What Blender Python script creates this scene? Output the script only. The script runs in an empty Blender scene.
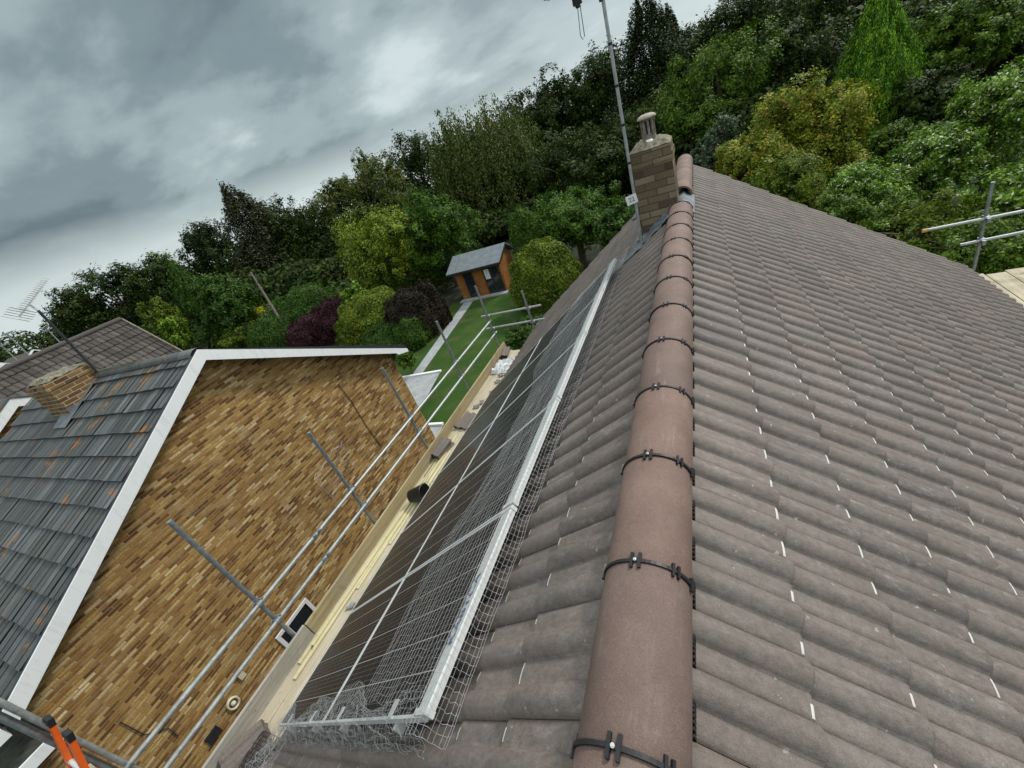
import bpy, math, random
import numpy as np
from mathutils import Vector, Matrix, noise as mnoise
random.seed(7)
RNG = np.random.default_rng(11)
sc = bpy.context.scene
COL = sc.collection
H = 9.0            # eye height above the ground; all layout below is relative to the eye
PI = math.pi

# ------------------------------------------------------------------ camera
ROWS = ((0.88661659, -0.08610486, -0.45441939),
        (0.33045396, -0.56948236, 0.75265532),
        (-0.32359111, -0.81748137, -0.47645881))
FPX = 411.989
def ray(px, py):
    c = (px-512.0, py-384.0, FPX)
    return Vector([sum(r[i]*c[i] for i in range(3)) for r in ROWS])
def at_x(px, py, X): d = ray(px, py); return d*(X/d.x)
def at_y(px, py, Y): d = ray(px, py); return d*(Y/d.y)
def at_z(px, py, Z): d = ray(px, py); return d*(Z/d.z)
def at_d(px, py, D): return ray(px, py)*(D/FPX)
cam_d = bpy.data.cameras.new('camera'); cam = bpy.data.objects.new('camera', cam_d); COL.objects.link(cam)
m = Matrix(((ROWS[0][0], -ROWS[0][1], -ROWS[0][2]), (ROWS[1][0], -ROWS[1][1], -ROWS[1][2]), (ROWS[2][0], -ROWS[2][1], -ROWS[2][2])))
cam.matrix_world = Matrix.Translation((0, 0, H)) @ m.to_4x4()
cam_d.sensor_fit = 'HORIZONTAL'; cam_d.sensor_width = 36.0; cam_d.lens = 36.0*FPX/1024.0
cam_d.clip_start = 0.05; cam_d.clip_end = 2000
sc.camera = cam

# ------------------------------------------------------------------ node helpers
class NT:
    def __init__(s, name):
        s.m = bpy.data.materials.new(name); s.m.use_nodes = True; s.t = s.m.node_tree
        s.t.nodes.clear(); s.out = s.n('ShaderNodeOutputMaterial')
    def n(s, typ, **kw):
        nd = s.t.nodes.new(typ)
        for k, v in kw.items(): setattr(nd, k, v)
        return nd
    def l(s, a, b): s.t.links.new(a, b)
    def put(s, sock, v):
        if hasattr(v, 'links'): s.l(v, sock)
        else: sock.default_value = v
    def math(s, op, a, b=0.0, c=None):
        nd = s.n('ShaderNodeMath', operation=op); s.put(nd.inputs[0], a); s.put(nd.inputs[1], b)
        if c is not None: s.put(nd.inputs[2], c)
        return nd.outputs[0]
    def vmath(s, op, a, b):
        nd = s.n('ShaderNodeVectorMath', operation=op); s.put(nd.inputs[0], a); s.put(nd.inputs[1], b); return nd.outputs[0]
    def ramp(s, fac, stops, interp='LINEAR'):
        nd = s.n('ShaderNodeValToRGB'); cr = nd.color_ramp; cr.interpolation = interp
        while len(cr.elements) < len(stops): cr.elements.new(0.5)
        for e, (p, c) in zip(cr.elements, stops): e.position = p; e.color = (c[0], c[1], c[2], 1) if not isinstance(c, (int, float)) else (c, c, c, 1)
        s.l(fac, nd.inputs[0]); return nd.outputs[0]
    def mix(s, fac, a, b, blend='MIX'):
        nd = s.n('ShaderNodeMix', data_type='RGBA', blend_type=blend)
        s.put(nd.inputs[0], fac)
        for i, v in ((6, a), (7, b)):
            s.put(nd.inputs[i], (v[0], v[1], v[2], 1) if isinstance(v, tuple) else v)
        return nd.outputs[2]
    def obj(s): return s.n('ShaderNodeTexCoord').outputs['Object']
    def uv(s): return s.n('ShaderNodeTexCoord').outputs['UV']
    def noise(s, vec, scale, detail=4, rough=.55, dist=0.0, out=0):
        nd = s.n('ShaderNodeTexNoise'); s.put(nd.inputs['Vector'], vec); nd.inputs['Scale'].default_value = scale
        nd.inputs['Detail'].default_value = detail; nd.inputs['Roughness'].default_value = rough; nd.inputs['Distortion'].default_value = dist
        return nd.outputs[out]
    def scale(s, vec, v):
        nd = s.n('ShaderNodeMapping'); s.l(vec, nd.inputs[0]); nd.inputs['Scale'].default_value = v; return nd.outputs[0]
    def sep(s, vec):
        nd = s.n('ShaderNodeSeparateXYZ'); s.l(vec, nd.inputs[0]); return nd.outputs
    def comb(s, x, y, z=0.0):
        nd = s.n('ShaderNodeCombineXYZ'); s.put(nd.inputs[0], x); s.put(nd.inputs[1], y); s.put(nd.inputs[2], z); return nd.outputs[0]
    def island(s): return s.n('ShaderNodeNewGeometry').outputs['Random Per Island']
    def bsdf(s, col, rough=.8, metal=0.0, spec=.5, bump=None, bstr=.3, bdist=.01, alpha=None, **kw):
        b = s.n('ShaderNodeBsdfPrincipled')
        s.put(b.inputs['Base Color'], (col[0], col[1], col[2], 1) if isinstance(col, tuple) else col)
        s.put(b.inputs['Roughness'], rough); s.put(b.inputs['Metallic'], metal); b.inputs['Specular IOR Level'].default_value = spec
        if bump is not None:
            bn = s.n('ShaderNodeBump'); bn.inputs['Strength'].default_value = bstr; bn.inputs['Distance'].default_value = bdist
            s.l(bump, bn.inputs['Height']); s.l(bn.outputs[0], b.inputs['Normal'])
        for k, v in kw.items(): s.put(b.inputs[k], v)
        s.l(b.outputs[0], s.out.inputs[0]); return b

def simple(name, c, rough=.7, metal=0.0, var=.12, scale=9, spec=.4, bstr=.15):
    t = NT(name); o = t.obj(); n = t.noise(o, scale, 6, .6)
    a = tuple(x*(1-var*2) for x in c); b = tuple(min(1, x*(1+var*1.6)) for x in c)
    t.bsdf(t.ramp(n, [(.3, a), (.7, b)]), rough, metal, spec, bump=t.noise(o, scale*7, 3), bstr=bstr, bdist=.004)
    return t.m

def mat_tile():
    t = NT('concrete_roof_tile'); o = t.obj()
    n1 = t.noise(o, 2.2, 5, .6); n2 = t.noise(o, 40, 4, .7); n3 = t.noise(o, 260, 2, .6); isl = t.island()
    base = t.ramp(n1, [(.3, (.172, .142, .127)), (.5, (.200, .168, .151)), (.72, (.235, .202, .184))])
    tint = t.ramp(isl, [(0, (.86, .86, .86)), (.5, (.97, .97, .96)), (.85, (1.05, 1.02, 1.0)), (1, (1.12, 1.07, 1.04))])
    c = t.mix(1.0, base, tint, 'MULTIPLY')
    # weathered scuffs stretched down the slope
    sc_ = t.noise(t.scale(o, (7, 22, 7)), 1.0, 6, .75, .6)
    scm = t.math('MULTIPLY', t.ramp(sc_, [(.54, 0), (.70, .55)]), t.ramp(t.noise(o, 1.6, 2), [(.36, 0), (.6, 1)]))
    c = t.mix(scm, c, (.40, .38, .36))
    c = t.mix(t.ramp(n3, [(.25, .45), (.5, 0)]), c, (.055, .045, .042))
    c = t.mix(t.ramp(n3, [(.62, 0), (.8, .4)]), c, (.33, .30, .28))
    c = t.mix(t.math('MULTIPLY', t.ramp(n2, [(.35, .35), (.6, 0)]), 1.0), c, (.08, .072, .062))
    c = t.mix(t.math('MULTIPLY', t.ramp(t.noise(o, 6, 3, .6), [(.55, 0), (.7, .28)]), 1.0), c, (.115, .125, .100))
    c = t.mix(t.ramp(t.noise(o, 33, 3, .5), [(.70, 0), (.73, .6)]), c, (.42, .41, .36))
    c = t.mix(1.0, c, t.ramp(t.noise(t.scale(o, (30, 60, 30)), 1.0, 6, .8), [(.3, (.80, .79, .78)), (.5, (1, 1, 1)), (.7, (1.2, 1.2, 1.18))]), 'MULTIPLY')
    t.bsdf(c, t.ramp(n2, [(.3, .55), (.7, .8)]), 0, .4, bump=t.math('ADD', n3, t.math('MULTIPLY', n2, 1.5)), bstr=.35, bdist=.003)
    return t.m
def mat_ridge():
    t = NT('terracotta_brown_ridge'); o = t.obj()
    n1 = t.noise(o, 5, 5, .6); n3 = t.noise(o, 300, 2, .7); n2 = t.noise(o, 55, 3, .7)
    c = t.ramp(n1, [(.3, (.165, .108, .088)), (.7, (.240, .166, .140))])
    c = t.mix(t.ramp(n3, [(.25, .6), (.5, 0)]), c, (.09, .05, .04))
    c = t.mix(t.ramp(n3, [(.6, 0), (.8, .6)]), c, (.48, .36, .30))
    oi = t.n('ShaderNodeObjectInfo').outputs['Random']; c = t.mix(1.0, c, t.ramp(oi, [(0, (.84, .86, .88)), (.5, (1, 1, 1)), (1, (1.10, 1.04, 1.0))]), 'MULTIPLY')
    c = t.mix(t.ramp(t.noise(o, 8, 7, .75), [(.55, 0), (.72, .55)]), c, (.16, .145, .12))
    st = t.noise(t.scale(o, (30, 3, 8)), 1.0, 5, .7)
    c = t.mix(t.math('MULTIPLY', t.ramp(st, [(.56, 0), (.74, .5)]), t.ramp(n1, [(.45, 0), (.6, 1)])), c, (.40, .36, .33))
    c = t.mix(t.ramp(n2, [(.3, .3), (.5, 0)]), c, (.12, .085, .07))
    t.bsdf(c, .72, 0, .4, bump=n3, bstr=.35, bdist=.003)
    return t.m
def brick(name, stops, mortar, bw=.225, bh=.075, mw=.012, stain=None, bump=.6, streak=False):
    t = NT(name); o = t.obj(); g = t.n('ShaderNodeNewGeometry'); nx = t.math('ABSOLUTE', t.sep(g.outputs['Normal'])[0])
    x, y, z = t.sep(o)[:3]; isx = t.math('GREATER_THAN', nx, .6)
    u = t.math('ADD', t.math('MULTIPLY', y, isx), t.math('MULTIPLY', x, t.math('SUBTRACT', 1.0, isx)))
    row = t.math('FLOOR', t.math('DIVIDE', z, bh))
    off = t.math('MULTIPLY', t.math('MODULO', t.math('ABSOLUTE', row), 2.0), .5)
    uu = t.math('ADD', t.math('DIVIDE', u, bw), off); colr = t.math('FLOOR', uu)
    w = t.n('ShaderNodeTexWhiteNoise', noise_dimensions='2D'); t.l(t.comb(row, colr), w.inputs['Vector'])
    c = t.ramp(w.outputs[0], stops, 'CONSTANT' if False else 'LINEAR')
    big = t.noise(o, 1.1, 4, .6); fine = t.noise(o, 60, 4, .7)
    c = t.mix(1.0, c, t.ramp(big, [(.3, (.78, .74, .70)), (.7, (1.2, 1.17, 1.1))]), 'MULTIPLY')
    c = t.mix(1.0, c, t.ramp(fine, [(.3, .7), (.7, 1.25)]), 'MULTIPLY')
    if streak:
        c = t.mix(1.0, c, t.ramp(t.noise(t.scale(o, (5, 5, 26)), 1.0, 8, .8), [(.32, (.55, .50, .46)), (.5, (.97, .95, .93)), (.68, (1.45, 1.42, 1.38))]), 'MULTIPLY')
    fu = t.math('FRACT', uu); fv = t.math('FRACT', t.math('DIVIDE', z, bh))
    eu = t.math('MULTIPLY', t.math('MINIMUM', fu, t.math('SUBTRACT', 1.0, fu)), bw)
    ev = t.math('MULTIPLY', t.math('MINIMUM', fv, t.math('SUBTRACT', 1.0, fv)), bh)
    e = t.math('MINIMUM', eu, ev); e = t.math('ADD', e, t.math('MULTIPLY', t.math('SUBTRACT', fine, .5), .006))
    mk = t.ramp(t.math('DIVIDE', e, mw), [(.35, 0), (.6, 1)])
    c = t.mix(mk, mortar, c)
    if stain: c = t.mix(t.ramp(t.noise(o, 2.7, 5, .65, .4), [(.55, 0), (.75, .55)]), c, stain)
    t.bsdf(c, .9, 0, .25, bump=t.math('ADD', mk, t.math('MULTIPLY', fine, .4)), bstr=bump, bdist=.008)
    return t.m
def mat_slate():
    t = NT('weathered_grey_roof_tile'); o = t.obj(); isl = t.island()
    n = t.noise(o, 1.3, 5, .6); st = t.noise(t.scale(o, (14, 1.6, 1.6)), 1.0, 5, .7); f = t.noise(o, 70, 3, .7)
    c = t.ramp(isl, [(0, (.058, .066, .068)), (.4, (.088, .101, .106)), (.8, (.125, .142, .148)), (1, (.185, .203, .208))])
    c = t.mix(t.ramp(st, [(.40, 0), (.70, .55)]), c, (.042, .046, .042))
    c = t.mix(t.ramp(n, [(.42, 0), (.62, .5)]), c, (.085, .09, .075))
    c = t.mix(t.ramp(t.noise(o, 2.0, 7, .72, .3), [(.585, 0), (.64, .85)]), c, t.ramp(f, [(.3, (.15, .085, .03)), (.7, (.46, .19, .03))]))
    c = t.mix(1.0, c, t.ramp(f, [(.3, .75), (.7, 1.25)]), 'MULTIPLY')
    t.bsdf(c, .7, 0, .35, bump=t.math('ADD', f, st), bstr=.4, bdist=.006)
    return t.m
def mat_brown_tile(name='old_brown_roof_tile'):
    t = NT(name); o = t.obj(); isl = t.island()
    c = t.ramp(isl, [(0, (.055, .048, .042)), (.5, (.085, .074, .066)), (1, (.12, .106, .095))])
    c = t.mix(t.ramp(t.noise(o, 9, 5, .7), [(.6, 0), (.75, .5)]), c, (.25, .23, .19))
    t.bsdf(c, .85, 0, .3, bump=t.noise(o, 50, 3), bstr=.3)
    return t.m
def mat_glass():
    t = NT('solar_cell_glass'); o = t.obj(); x, y, z = t.sep(o)[:3]
    def line(v, pitch, w):
        fr = t.math('FRACT', t.math('DIVIDE', v, pitch)); e = t.math('MULTIPLY', t.math('MINIMUM', fr, t.math('SUBTRACT', 1.0, fr)), pitch)
        return t.math('LESS_THAN', e, w)
    gy = line(t.math('ADD', y, .003), .163, .0016); gx = line(t.math('ADD', x, .0), .157, .0012); bus = line(y, .0326, .0007); fin = line(x, .0314, .0009)
    c = t.ramp(t.noise(o, 2, 3), [(.3, (.006, .007, .009)), (.7, (.011, .012, .014))])
    c = t.mix(t.math('MULTIPLY', fin, .30), c, (.20, .20, .20))
    c = t.mix(t.math('MULTIPLY', bus, .50), c, (.36, .36, .36))
    c = t.mix(t.math('MULTIPLY', gx, .5), c, (.35, .35, .35))
    c = t.mix(t.math('MULTIPLY', gy, .8), c, (.55, .56, .56))
    dust = t.noise(o, 3.5, 6, .7)
    c = t.mix(t.ramp(dust, [(.4, .01), (.75, .07)]), c, (.22, .19, .17))
    t.bsdf(c, .22, 0, .03)
    return t.m
def mat_galv(name='galvanised_steel', c=(.27, .305, .315)):
    t = NT(name); o = t.obj(); n = t.noise(o, 14, 4, .7)
    col = t.ramp(n, [(.3, tuple(v*.7 for v in c)), (.7, tuple(min(1, v*1.25) for v in c))])
    col = t.mix(t.ramp(t.noise(o, 5, 5, .7), [(.6, 0), (.72, .6)]), col, (.20, .185, .16))
    t.bsdf(col, t.ramp(n, [(.3, .35), (.7, .6)]), .55, .5)
    return t.m
def mat_alu():
    t = NT('brushed_aluminium'); o = t.obj(); n = t.noise(t.scale(o, (60, 2, 60)), 1, 4, .7)
    col = t.ramp(n, [(.3, (.55, .58, .58)), (.7, (.78, .80, .79))])
    col = t.mix(t.ramp(t.noise(o, 22, 5, .75), [(.55, 0), (.72, .5)]), col, (.30, .31, .30))
    t.bsdf(col, .5, .35, .5, bump=n, bstr=.1, bdist=.002)
    return t.m
def mat_wood(name, a, b, knot=(.2, .12, .05)):
    t = NT(name); o = t.obj(); g = t.noise(t.scale(o, (25, 1.2, 25)), 1.0, 5, .65, .4)
    c = t.ramp(g, [(.3, a), (.7, b)])
    c = t.mix(t.ramp(t.noise(o, 4.5, 4, .6), [(.62, 0), (.72, .6)]), c, knot)
    c = t.mix(t.ramp(t.noise(o, 1.7, 4, .6), [(.5, 0), (.7, .35)]), c, (.30, .28, .24))
    c = t.mix(t.ramp(t.noise(o, 16, 7, .8), [(.56, 0), (.70, .6)]), c, (.15, .13, .10))
    t.bsdf(c, .85, 0, .2, bump=g, bstr=.3, bdist=.004)
    return t.m
def mat_leaf(name, dark, mid, light, hi=None, hifac=.06, rough=.5, trans=.16):
    t = NT(name); o = t.obj(); isl = t.island(); cl = t.noise(o, .9, 5, .7)
    f = t.math('ADD', t.math('MULTIPLY', isl, .42), t.math('MULTIPLY', cl, .72))
    c = t.ramp(f, [(.36, dark), (.58, mid), (.80, light)])
    if hi: c = t.mix(t.math('GREATER_THAN', isl, 1-hifac), c, hi)
    b = t.bsdf(c, max(rough, .6), 0, .18)
    tr = t.n('ShaderNodeBsdfTranslucent'); t.l(t.mix(1.0, c, (1.3, 1.5, .6), 'MULTIPLY'), tr.inputs[0])
    mx = t.n('ShaderNodeMixShader'); mx.inputs[0].default_value = trans
    t.l(b.outputs[0], mx.inputs[1]); t.l(tr.outputs[0], mx.inputs[2]); t.l(mx.outputs[0], t.out.inputs[0])
    return t.m

def mat_paint():
    t = NT('weathered_white_paint'); o = t.obj()
    c = t.mix(t.ramp(t.noise(t.scale(o, (2, 14, 2)), 1.0, 6, .7), [(.5, 0), (.75, .35)]), (.86, .89, .90), (.48, .49, .45))
    c = t.mix(t.ramp(t.noise(o, 9, 7, .8, 1.2), [(.66, 0), (.70, .8)]), c, (.16, .15, .12))
    t.bsdf(c, .6, 0, .4); return t.m
M = {}
M['tile'] = mat_tile(); M['ridge'] = mat_ridge()
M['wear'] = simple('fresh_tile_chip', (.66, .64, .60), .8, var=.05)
M['ochre'] = simple('ochre_plastic', (.55, .36, .14), .6); M['black'] = simple('black_plastic', (.018, .018, .02), .45, var=.2)
M['screw'] = simple('zinc_screw', (.7, .7, .7), .3, .8)
M['alu'] = mat_alu(); M['galv'] = mat_galv(); M['glass'] = mat_glass()
M['galv_white'] = mat_galv('bright_galvanised_tube', (.38, .41, .405))
M['wire'] = simple('galvanised_wire', (.50, .53, .53), .45, .3, var=.1)
M['lead'] = simple('lead_sheet', (.17, .195, .215), .55, .2, var=.25, scale=6)
M['white'] = mat_paint()
M['upvc'] = simple('white_window_frame', (.80, .81, .82), .4, var=.02)
M['board'] = mat_wood('scaffold_board', (.42, .36, .25), (.60, .54, .41))
M['toe'] = mat_wood('weathered_toe_board', (.30, .24, .13), (.47, .39, .23))
M['toegrey'] = mat_wood('cement_spattered_board', (.27, .25, .20), (.50, .48, .43), (.55, .55, .52))
M['batten'] = mat_wood('new_timber_batten', (.56, .50, .28), (.72, .67, .43), (.4, .3, .15))
M['clad'] = mat_wood('cedar_cladding', (.22, .075, .016), (.42, .17, .04), (.15, .05, .01))
M['shedroof'] = simple('grey_felt_roof', (.17, .20, .22), .8, var=.12, scale=3)
M['dark'] = simple('dark_anthracite', (.03, .032, .035), .5)
M['pane'] = simple('dark_window_glass', (.02, .025, .03), .08, var=.1, spec=.8)
M['paving'] = simple('pale_paving', (.34, .36, .37), .8, var=.12, scale=2)
M['orange'] = simple('orange_fibreglass', (.80, .125, .012), .45, var=.08)
M['bark'] = simple('bark', (.10, .085, .065), .95, var=.3, scale=12, bstr=.6)
M['deadwood'] = simple('bare_dead_wood', (.17, .14, .12), .9, var=.2)
M['cloth'] = simple('white_plastic_sheet', (.72, .74, .76), .4, var=.08)
M['mortar'] = simple('mossy_mortar', (.22, .20, .145), .95, var=.35, scale=22, bstr=.8)
M['pot'] = simple('stained_clay_pot', (.22, .19, .155), .85, var=.3, scale=16)
M['cream'] = simple('cream_cap', (.42, .38, .29), .7, var=.2, scale=18)
M['whitepl'] = simple('white_plate', (.8, .8, .78), .5, var=.03)
M['ink'] = simple('marker_ink', (.10, .13, .22), .7)
M['render'] = simple('house_side', (.40, .36, .30), .9)
M['ceramic'] = simple('cream_vent', (.66, .62, .44), .6, var=.05)
M['brick'] = brick('buff_brown_brick', [(0, (.125, .060, .022)), (.14, (.21, .105, .034)), (.34, (.315, .175, .056)), (.55, (.40, .245, .080)), (.75, (.46, .305, .115)), (.90, (.53, .39, .18)), (1, (.66, .54, .34))], (.30, .22, .12), bw=.205, bh=.052, mw=.012, stain=(.44, .34, .19), streak=True)
M['brick_ch'] = brick('old_chimney_brick', [(0, (.085, .062, .04)), (.35, (.14, .105, .07)), (.65, (.195, .155, .10)), (1, (.27, .225, .15))], (.085, .075, .06), bw=.23, bh=.078, stain=(.17, .17, .12))
M['brick_red'] = brick('orange_chimney_brick', [(0, (.09, .045, .022)), (.4, (.165, .088, .036)), (.75, (.24, .135, .055)), (1, (.32, .21, .10))], (.38, .32, .22), bw=.24, bh=.082, mw=.018, stain=(.13, .11, .06))
M['moss'] = simple('dark_mossy_felt', (.035, .038, .028), .95, var=.4, scale=5, bstr=.6); M['slate'] = mat_slate(); M['browntile'] = mat_brown_tile()
def mat_grass():
    t = NT('lawn_grass'); o = t.obj(); n = t.noise(o, .35, 5, .6); f = t.noise(o, 25, 4, .75)
    c = t.ramp(n, [(.3, (.020, .052, .007)), (.55, (.032, .078, .010)), (.75, (.055, .100, .018))])
    c = t.mix(1.0, c, t.ramp(f, [(.3, .55), (.7, 1.4)]), 'MULTIPLY')
    c = t.mix(t.ramp(t.noise(o, .9, 3, .5), [(.50, 0), (.72, .55)]), c, (.09, .095, .035))
    t.bsdf(c, .9, 0, .2, bump=f, bstr=.6, bdist=.03); return t.m
M['grass'] = mat_grass()
M['soil'] = simple('shaded_garden_soil', (.022, .028, .012), .95, var=.35, scale=1.2)

# ------------------------------------------------------------------ object helpers
class MB:
    def __init__(s): s.v = []; s.f = []; s.mi = []; s.sm = []
    def add(s, vs, fs, mi=0, smooth=False):
        b = len(s.v); s.v += [tuple(v) for v in vs]
        for f in fs: s.f.append(tuple(b+i for i in f)); s.mi.append(mi); s.sm.append(smooth)
    def box(s, a, b, mi=0, mat=None):
        x0, y0, z0 = a; x1, y1, z1 = b
        vs = [(x0, y0, z0), (x1, y0, z0), (x1, y1, z0), (x0, y1, z0), (x0, y0, z1), (x1, y0, z1), (x1, y1, z1), (x0, y1, z1)]
        if mat is not None: vs = [mat @ Vector(v) for v in vs]
        s.add(vs, [(0, 3, 2, 1), (4, 5, 6, 7), (0, 1, 5, 4), (1, 2, 6, 5), (2, 3, 7, 6), (3, 0, 4, 7)], mi)
    def beam(s, p0, p1, w, h, up=(0, 0, 1), mi=0):
        p0 = Vector(p0); p1 = Vector(p1); d = (p1-p0); L = d.length; d.normalize()
        sd = d.cross(Vector(up)); sd.normalize(); u = sd.cross(d)
        mt = Matrix.Translation(p0) @ Matrix((d, sd, u)).transposed().to_4x4()
        s.box((0, -w/2, -h/2), (L, w/2, h/2), mi, mt)
    def tube(s, pts, r, n=8, mi=0, cap=True, smooth=True):
        pts = [Vector(p) for p in pts]; rs = r if isinstance(r, (list, tuple)) else [r]*len(pts)
        rings = []; ref = None
        for i, p in enumerate(pts):
            d = (pts[min(i+1, len(pts)-1)]-pts[max(i-1, 0)]).normalized()
            if ref is None or abs(ref.dot(d)) > .95:
                ref = Vector((0, 0, 1)) if abs(d.z) < .9 else Vector((1, 0, 0))
            a = d.cross(ref).normalized(); b = d.cross(a)
            rings.append([p+(a*math.cos(2*PI*k/n)+b*math.sin(2*PI*k/n))*rs[i] for k in range(n)])
        vs = [v for rg in rings for v in rg]
        fs = [(i*n+k, i*n+(k+1) % n, (i+1)*n+(k+1) % n, (i+1)*n+k) for i in range(len(pts)-1) for k in range(n)]
        s.add(vs, fs, mi, smooth)
        if cap:
            s.add(rings[0], [tuple(range(n-1, -1, -1))], mi); s.add(rings[-1], [tuple(range(n))], mi)
    def lathe(s, c, prof, n=20, mi=0, smooth=True):
        c = Vector(c); vs = [(c.x+r*math.cos(2*PI*k/n), c.y+r*math.sin(2*PI*k/n), c.z+z) for r, z in prof for k in range(n)]
        fs = [(i*n+k, i*n+(k+1) % n, (i+1)*n+(k+1) % n, (i+1)*n+k) for i in range(len(prof)-1) for k in range(n)]
        s.add(vs, fs, mi, smooth)
    def grid(s, P, mi=0, smooth=True):       # P[i][j]
        a, b = len(P), len(P[0]); vs = [p for r in P for p in r]
        s.add(vs, [(i*b+j, i*b+j+1, (i+1)*b+j+1, (i+1)*b+j) for i in range(a-1) for j in range(b-1)], mi, smooth)
    def slab(s, poly, d, mi=0):              # extrude polygon by vector d
        n = len(poly); d = Vector(d); a = [Vector(p) for p in poly]
        s.add(a+[p+d for p in a], [tuple(range(n-1, -1, -1)), tuple(range(n, 2*n))]+[(i, (i+1) % n, n+(i+1) % n, n+i) for i in range(n)], mi)

ORG = {}
def thing(name, label, cat, loc, group=None, kind=None, rel=True):
    o = bpy.data.objects.new(name, None); COL.objects.link(o); o.empty_display_size = .2
    o.location = (loc[0], loc[1], loc[2]+H); o['label'] = label; o['category'] = cat
    if group: o['group'] = group
    ORG[o.name] = Vector((loc[0], loc[1], loc[2])); return o
def mesh_of(name, mb, mats):
    me = bpy.data.meshes.new(name); me.from_pydata(mb.v, [], mb.f)
    for mt in (mats if isinstance(mats, (list, tuple)) else [mats]): me.materials.append(mt)
    me.polygons.foreach_set('material_index', mb.mi); me.polygons.foreach_set('use_smooth', mb.sm)
    me.update(); return me
def part(name, mb, mats, parent, label=None, local=False, kind=None):
    """geometry in eye-relative coordinates unless local"""
    if not local and parent is not None:
        o0 = ORG[parent.name]; mb.v = [(v[0]-o0.x, v[1]-o0.y, v[2]-o0.z) for v in mb.v]
    o = bpy.data.objects.new(name, mesh_of(name, mb, mats)); COL.objects.link(o); o.parent = parent
    ORG[o.name] = ORG[parent.name]
    if label: o['label'] = label
    if kind: o['kind'] = kind
    return o
def solo(name, mb, mats, label=None, cat=None, group=None, kind=None, origin=(0, 0, 0)):
    og = Vector(origin); mb.v = [(v[0]-og.x, v[1]-og.y, v[2]-og.z) for v in mb.v]
    o = bpy.data.objects.new(name, mesh_of(name, mb, mats)); COL.objects.link(o); o.location = (og.x, og.y, og.z+H)
    if label: o['label'] = label
    if cat: o['category'] = cat
    if group: o['group'] = group
    if kind: o['kind'] = kind
    return o
def copy_tree(o, parent=None):
    c = o.copy(); COL.objects.link(c); c.parent = parent
    for ch in [x for x in bpy.data.objects if x.parent == o and x != c]: copy_tree(ch, c)
    return c

# ------------------------------------------------------------------ roof frame of the tiled house
A = math.radians(35.5); CA, SA = math.cos(A), math.sin(A)
X0, Z0 = -.26, -1.227
def rp(side, s, y, h=0.0):                   # point on a slope: s down the slope, h off the surface
    return Vector((X0+side*(s*CA+h*SA), y, Z0-s*SA+h*CA))
def prof(w):                                  # pan-and-roll tile section, w in tile widths of one roll
    if w >= 1.9999: w = 1.0
    elif w > 1.0: w = w-1.0
    if w < .05: return -.007*(1-w/.05)          # narrow joint channel beside the pan
    if w < .44: return .0025*math.sin(PI*(w-.05)/.39)
    q = (w-.44)/.56
    return .032*math.sin(PI*min(1, q))**.62 if q < .5 else .032*math.sin(PI*q)**.62-.007*max(0, (q-.9)/.1)
WS = [0, .022, .05, .15, .26, .37, .44, .47, .52, .60, .70, .80, .89, .95, .985, 1.0]
def tile_geo(mb, fn, width, gauge, rng, wear=.7, wide=(.5, .98)):
    """one double-roll tile; fn(l, w, h) -> point, l from tail(0) to nose(gauge+lap)"""
    L = gauge+.075; ws = [w for w in WS]+[1+w for w in WS[1:]]
    ls = [0, L*.5, L-.010, L-.0036, L]
    hs = [.000, .0115, .0235, .0235, .0215]
    jl = rng.uniform(-.003, .003); jh = rng.uniform(-.0012, .0018); tilt = rng.uniform(-.0022, .0022)
    hw = width-.0022
    rows = []
    for l, h in zip(ls, hs):
        rows.append([fn(l+jl*(l/L), w/2*hw, h+jh+prof(w)*(1 if l < L-.004 else .93)+tilt*(w-1)) for w in ws])
    rows.append([fn(L+jl, w/2*hw, .0035+prof(w)*.85) for w in ws])
    nb = len(ws); base = len(mb.v)
    mb.v += [tuple(p) for r in rows for p in r]
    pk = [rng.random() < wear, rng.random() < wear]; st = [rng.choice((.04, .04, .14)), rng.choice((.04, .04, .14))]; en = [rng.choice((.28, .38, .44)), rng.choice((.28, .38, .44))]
    for i in range(len(rows)-1):
        for j in range(nb-1):
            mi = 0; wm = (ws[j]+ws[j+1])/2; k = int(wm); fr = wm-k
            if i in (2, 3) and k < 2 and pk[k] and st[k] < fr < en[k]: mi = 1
            mb.f.append((base+i*nb+j, base+i*nb+j+1, base+(i+1)*nb+j+1, base+(i+1)*nb+j)); mb.mi.append(mi); mb.sm.append(i < 3)
    # side edge faces so that the gap between neighbours reads
    for j in (0, nb-1):
        p = [rows[0][j], rows[1][j], rows[2][j], rows[4][j]]
        dn = fn(0, 0, -.012)-fn(0, 0, 0)
        mb.add(p+[q+dn for q in p], [(0, 1, 5, 4), (1, 2, 6, 5), (2, 3, 7, 6)], 0)

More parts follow.
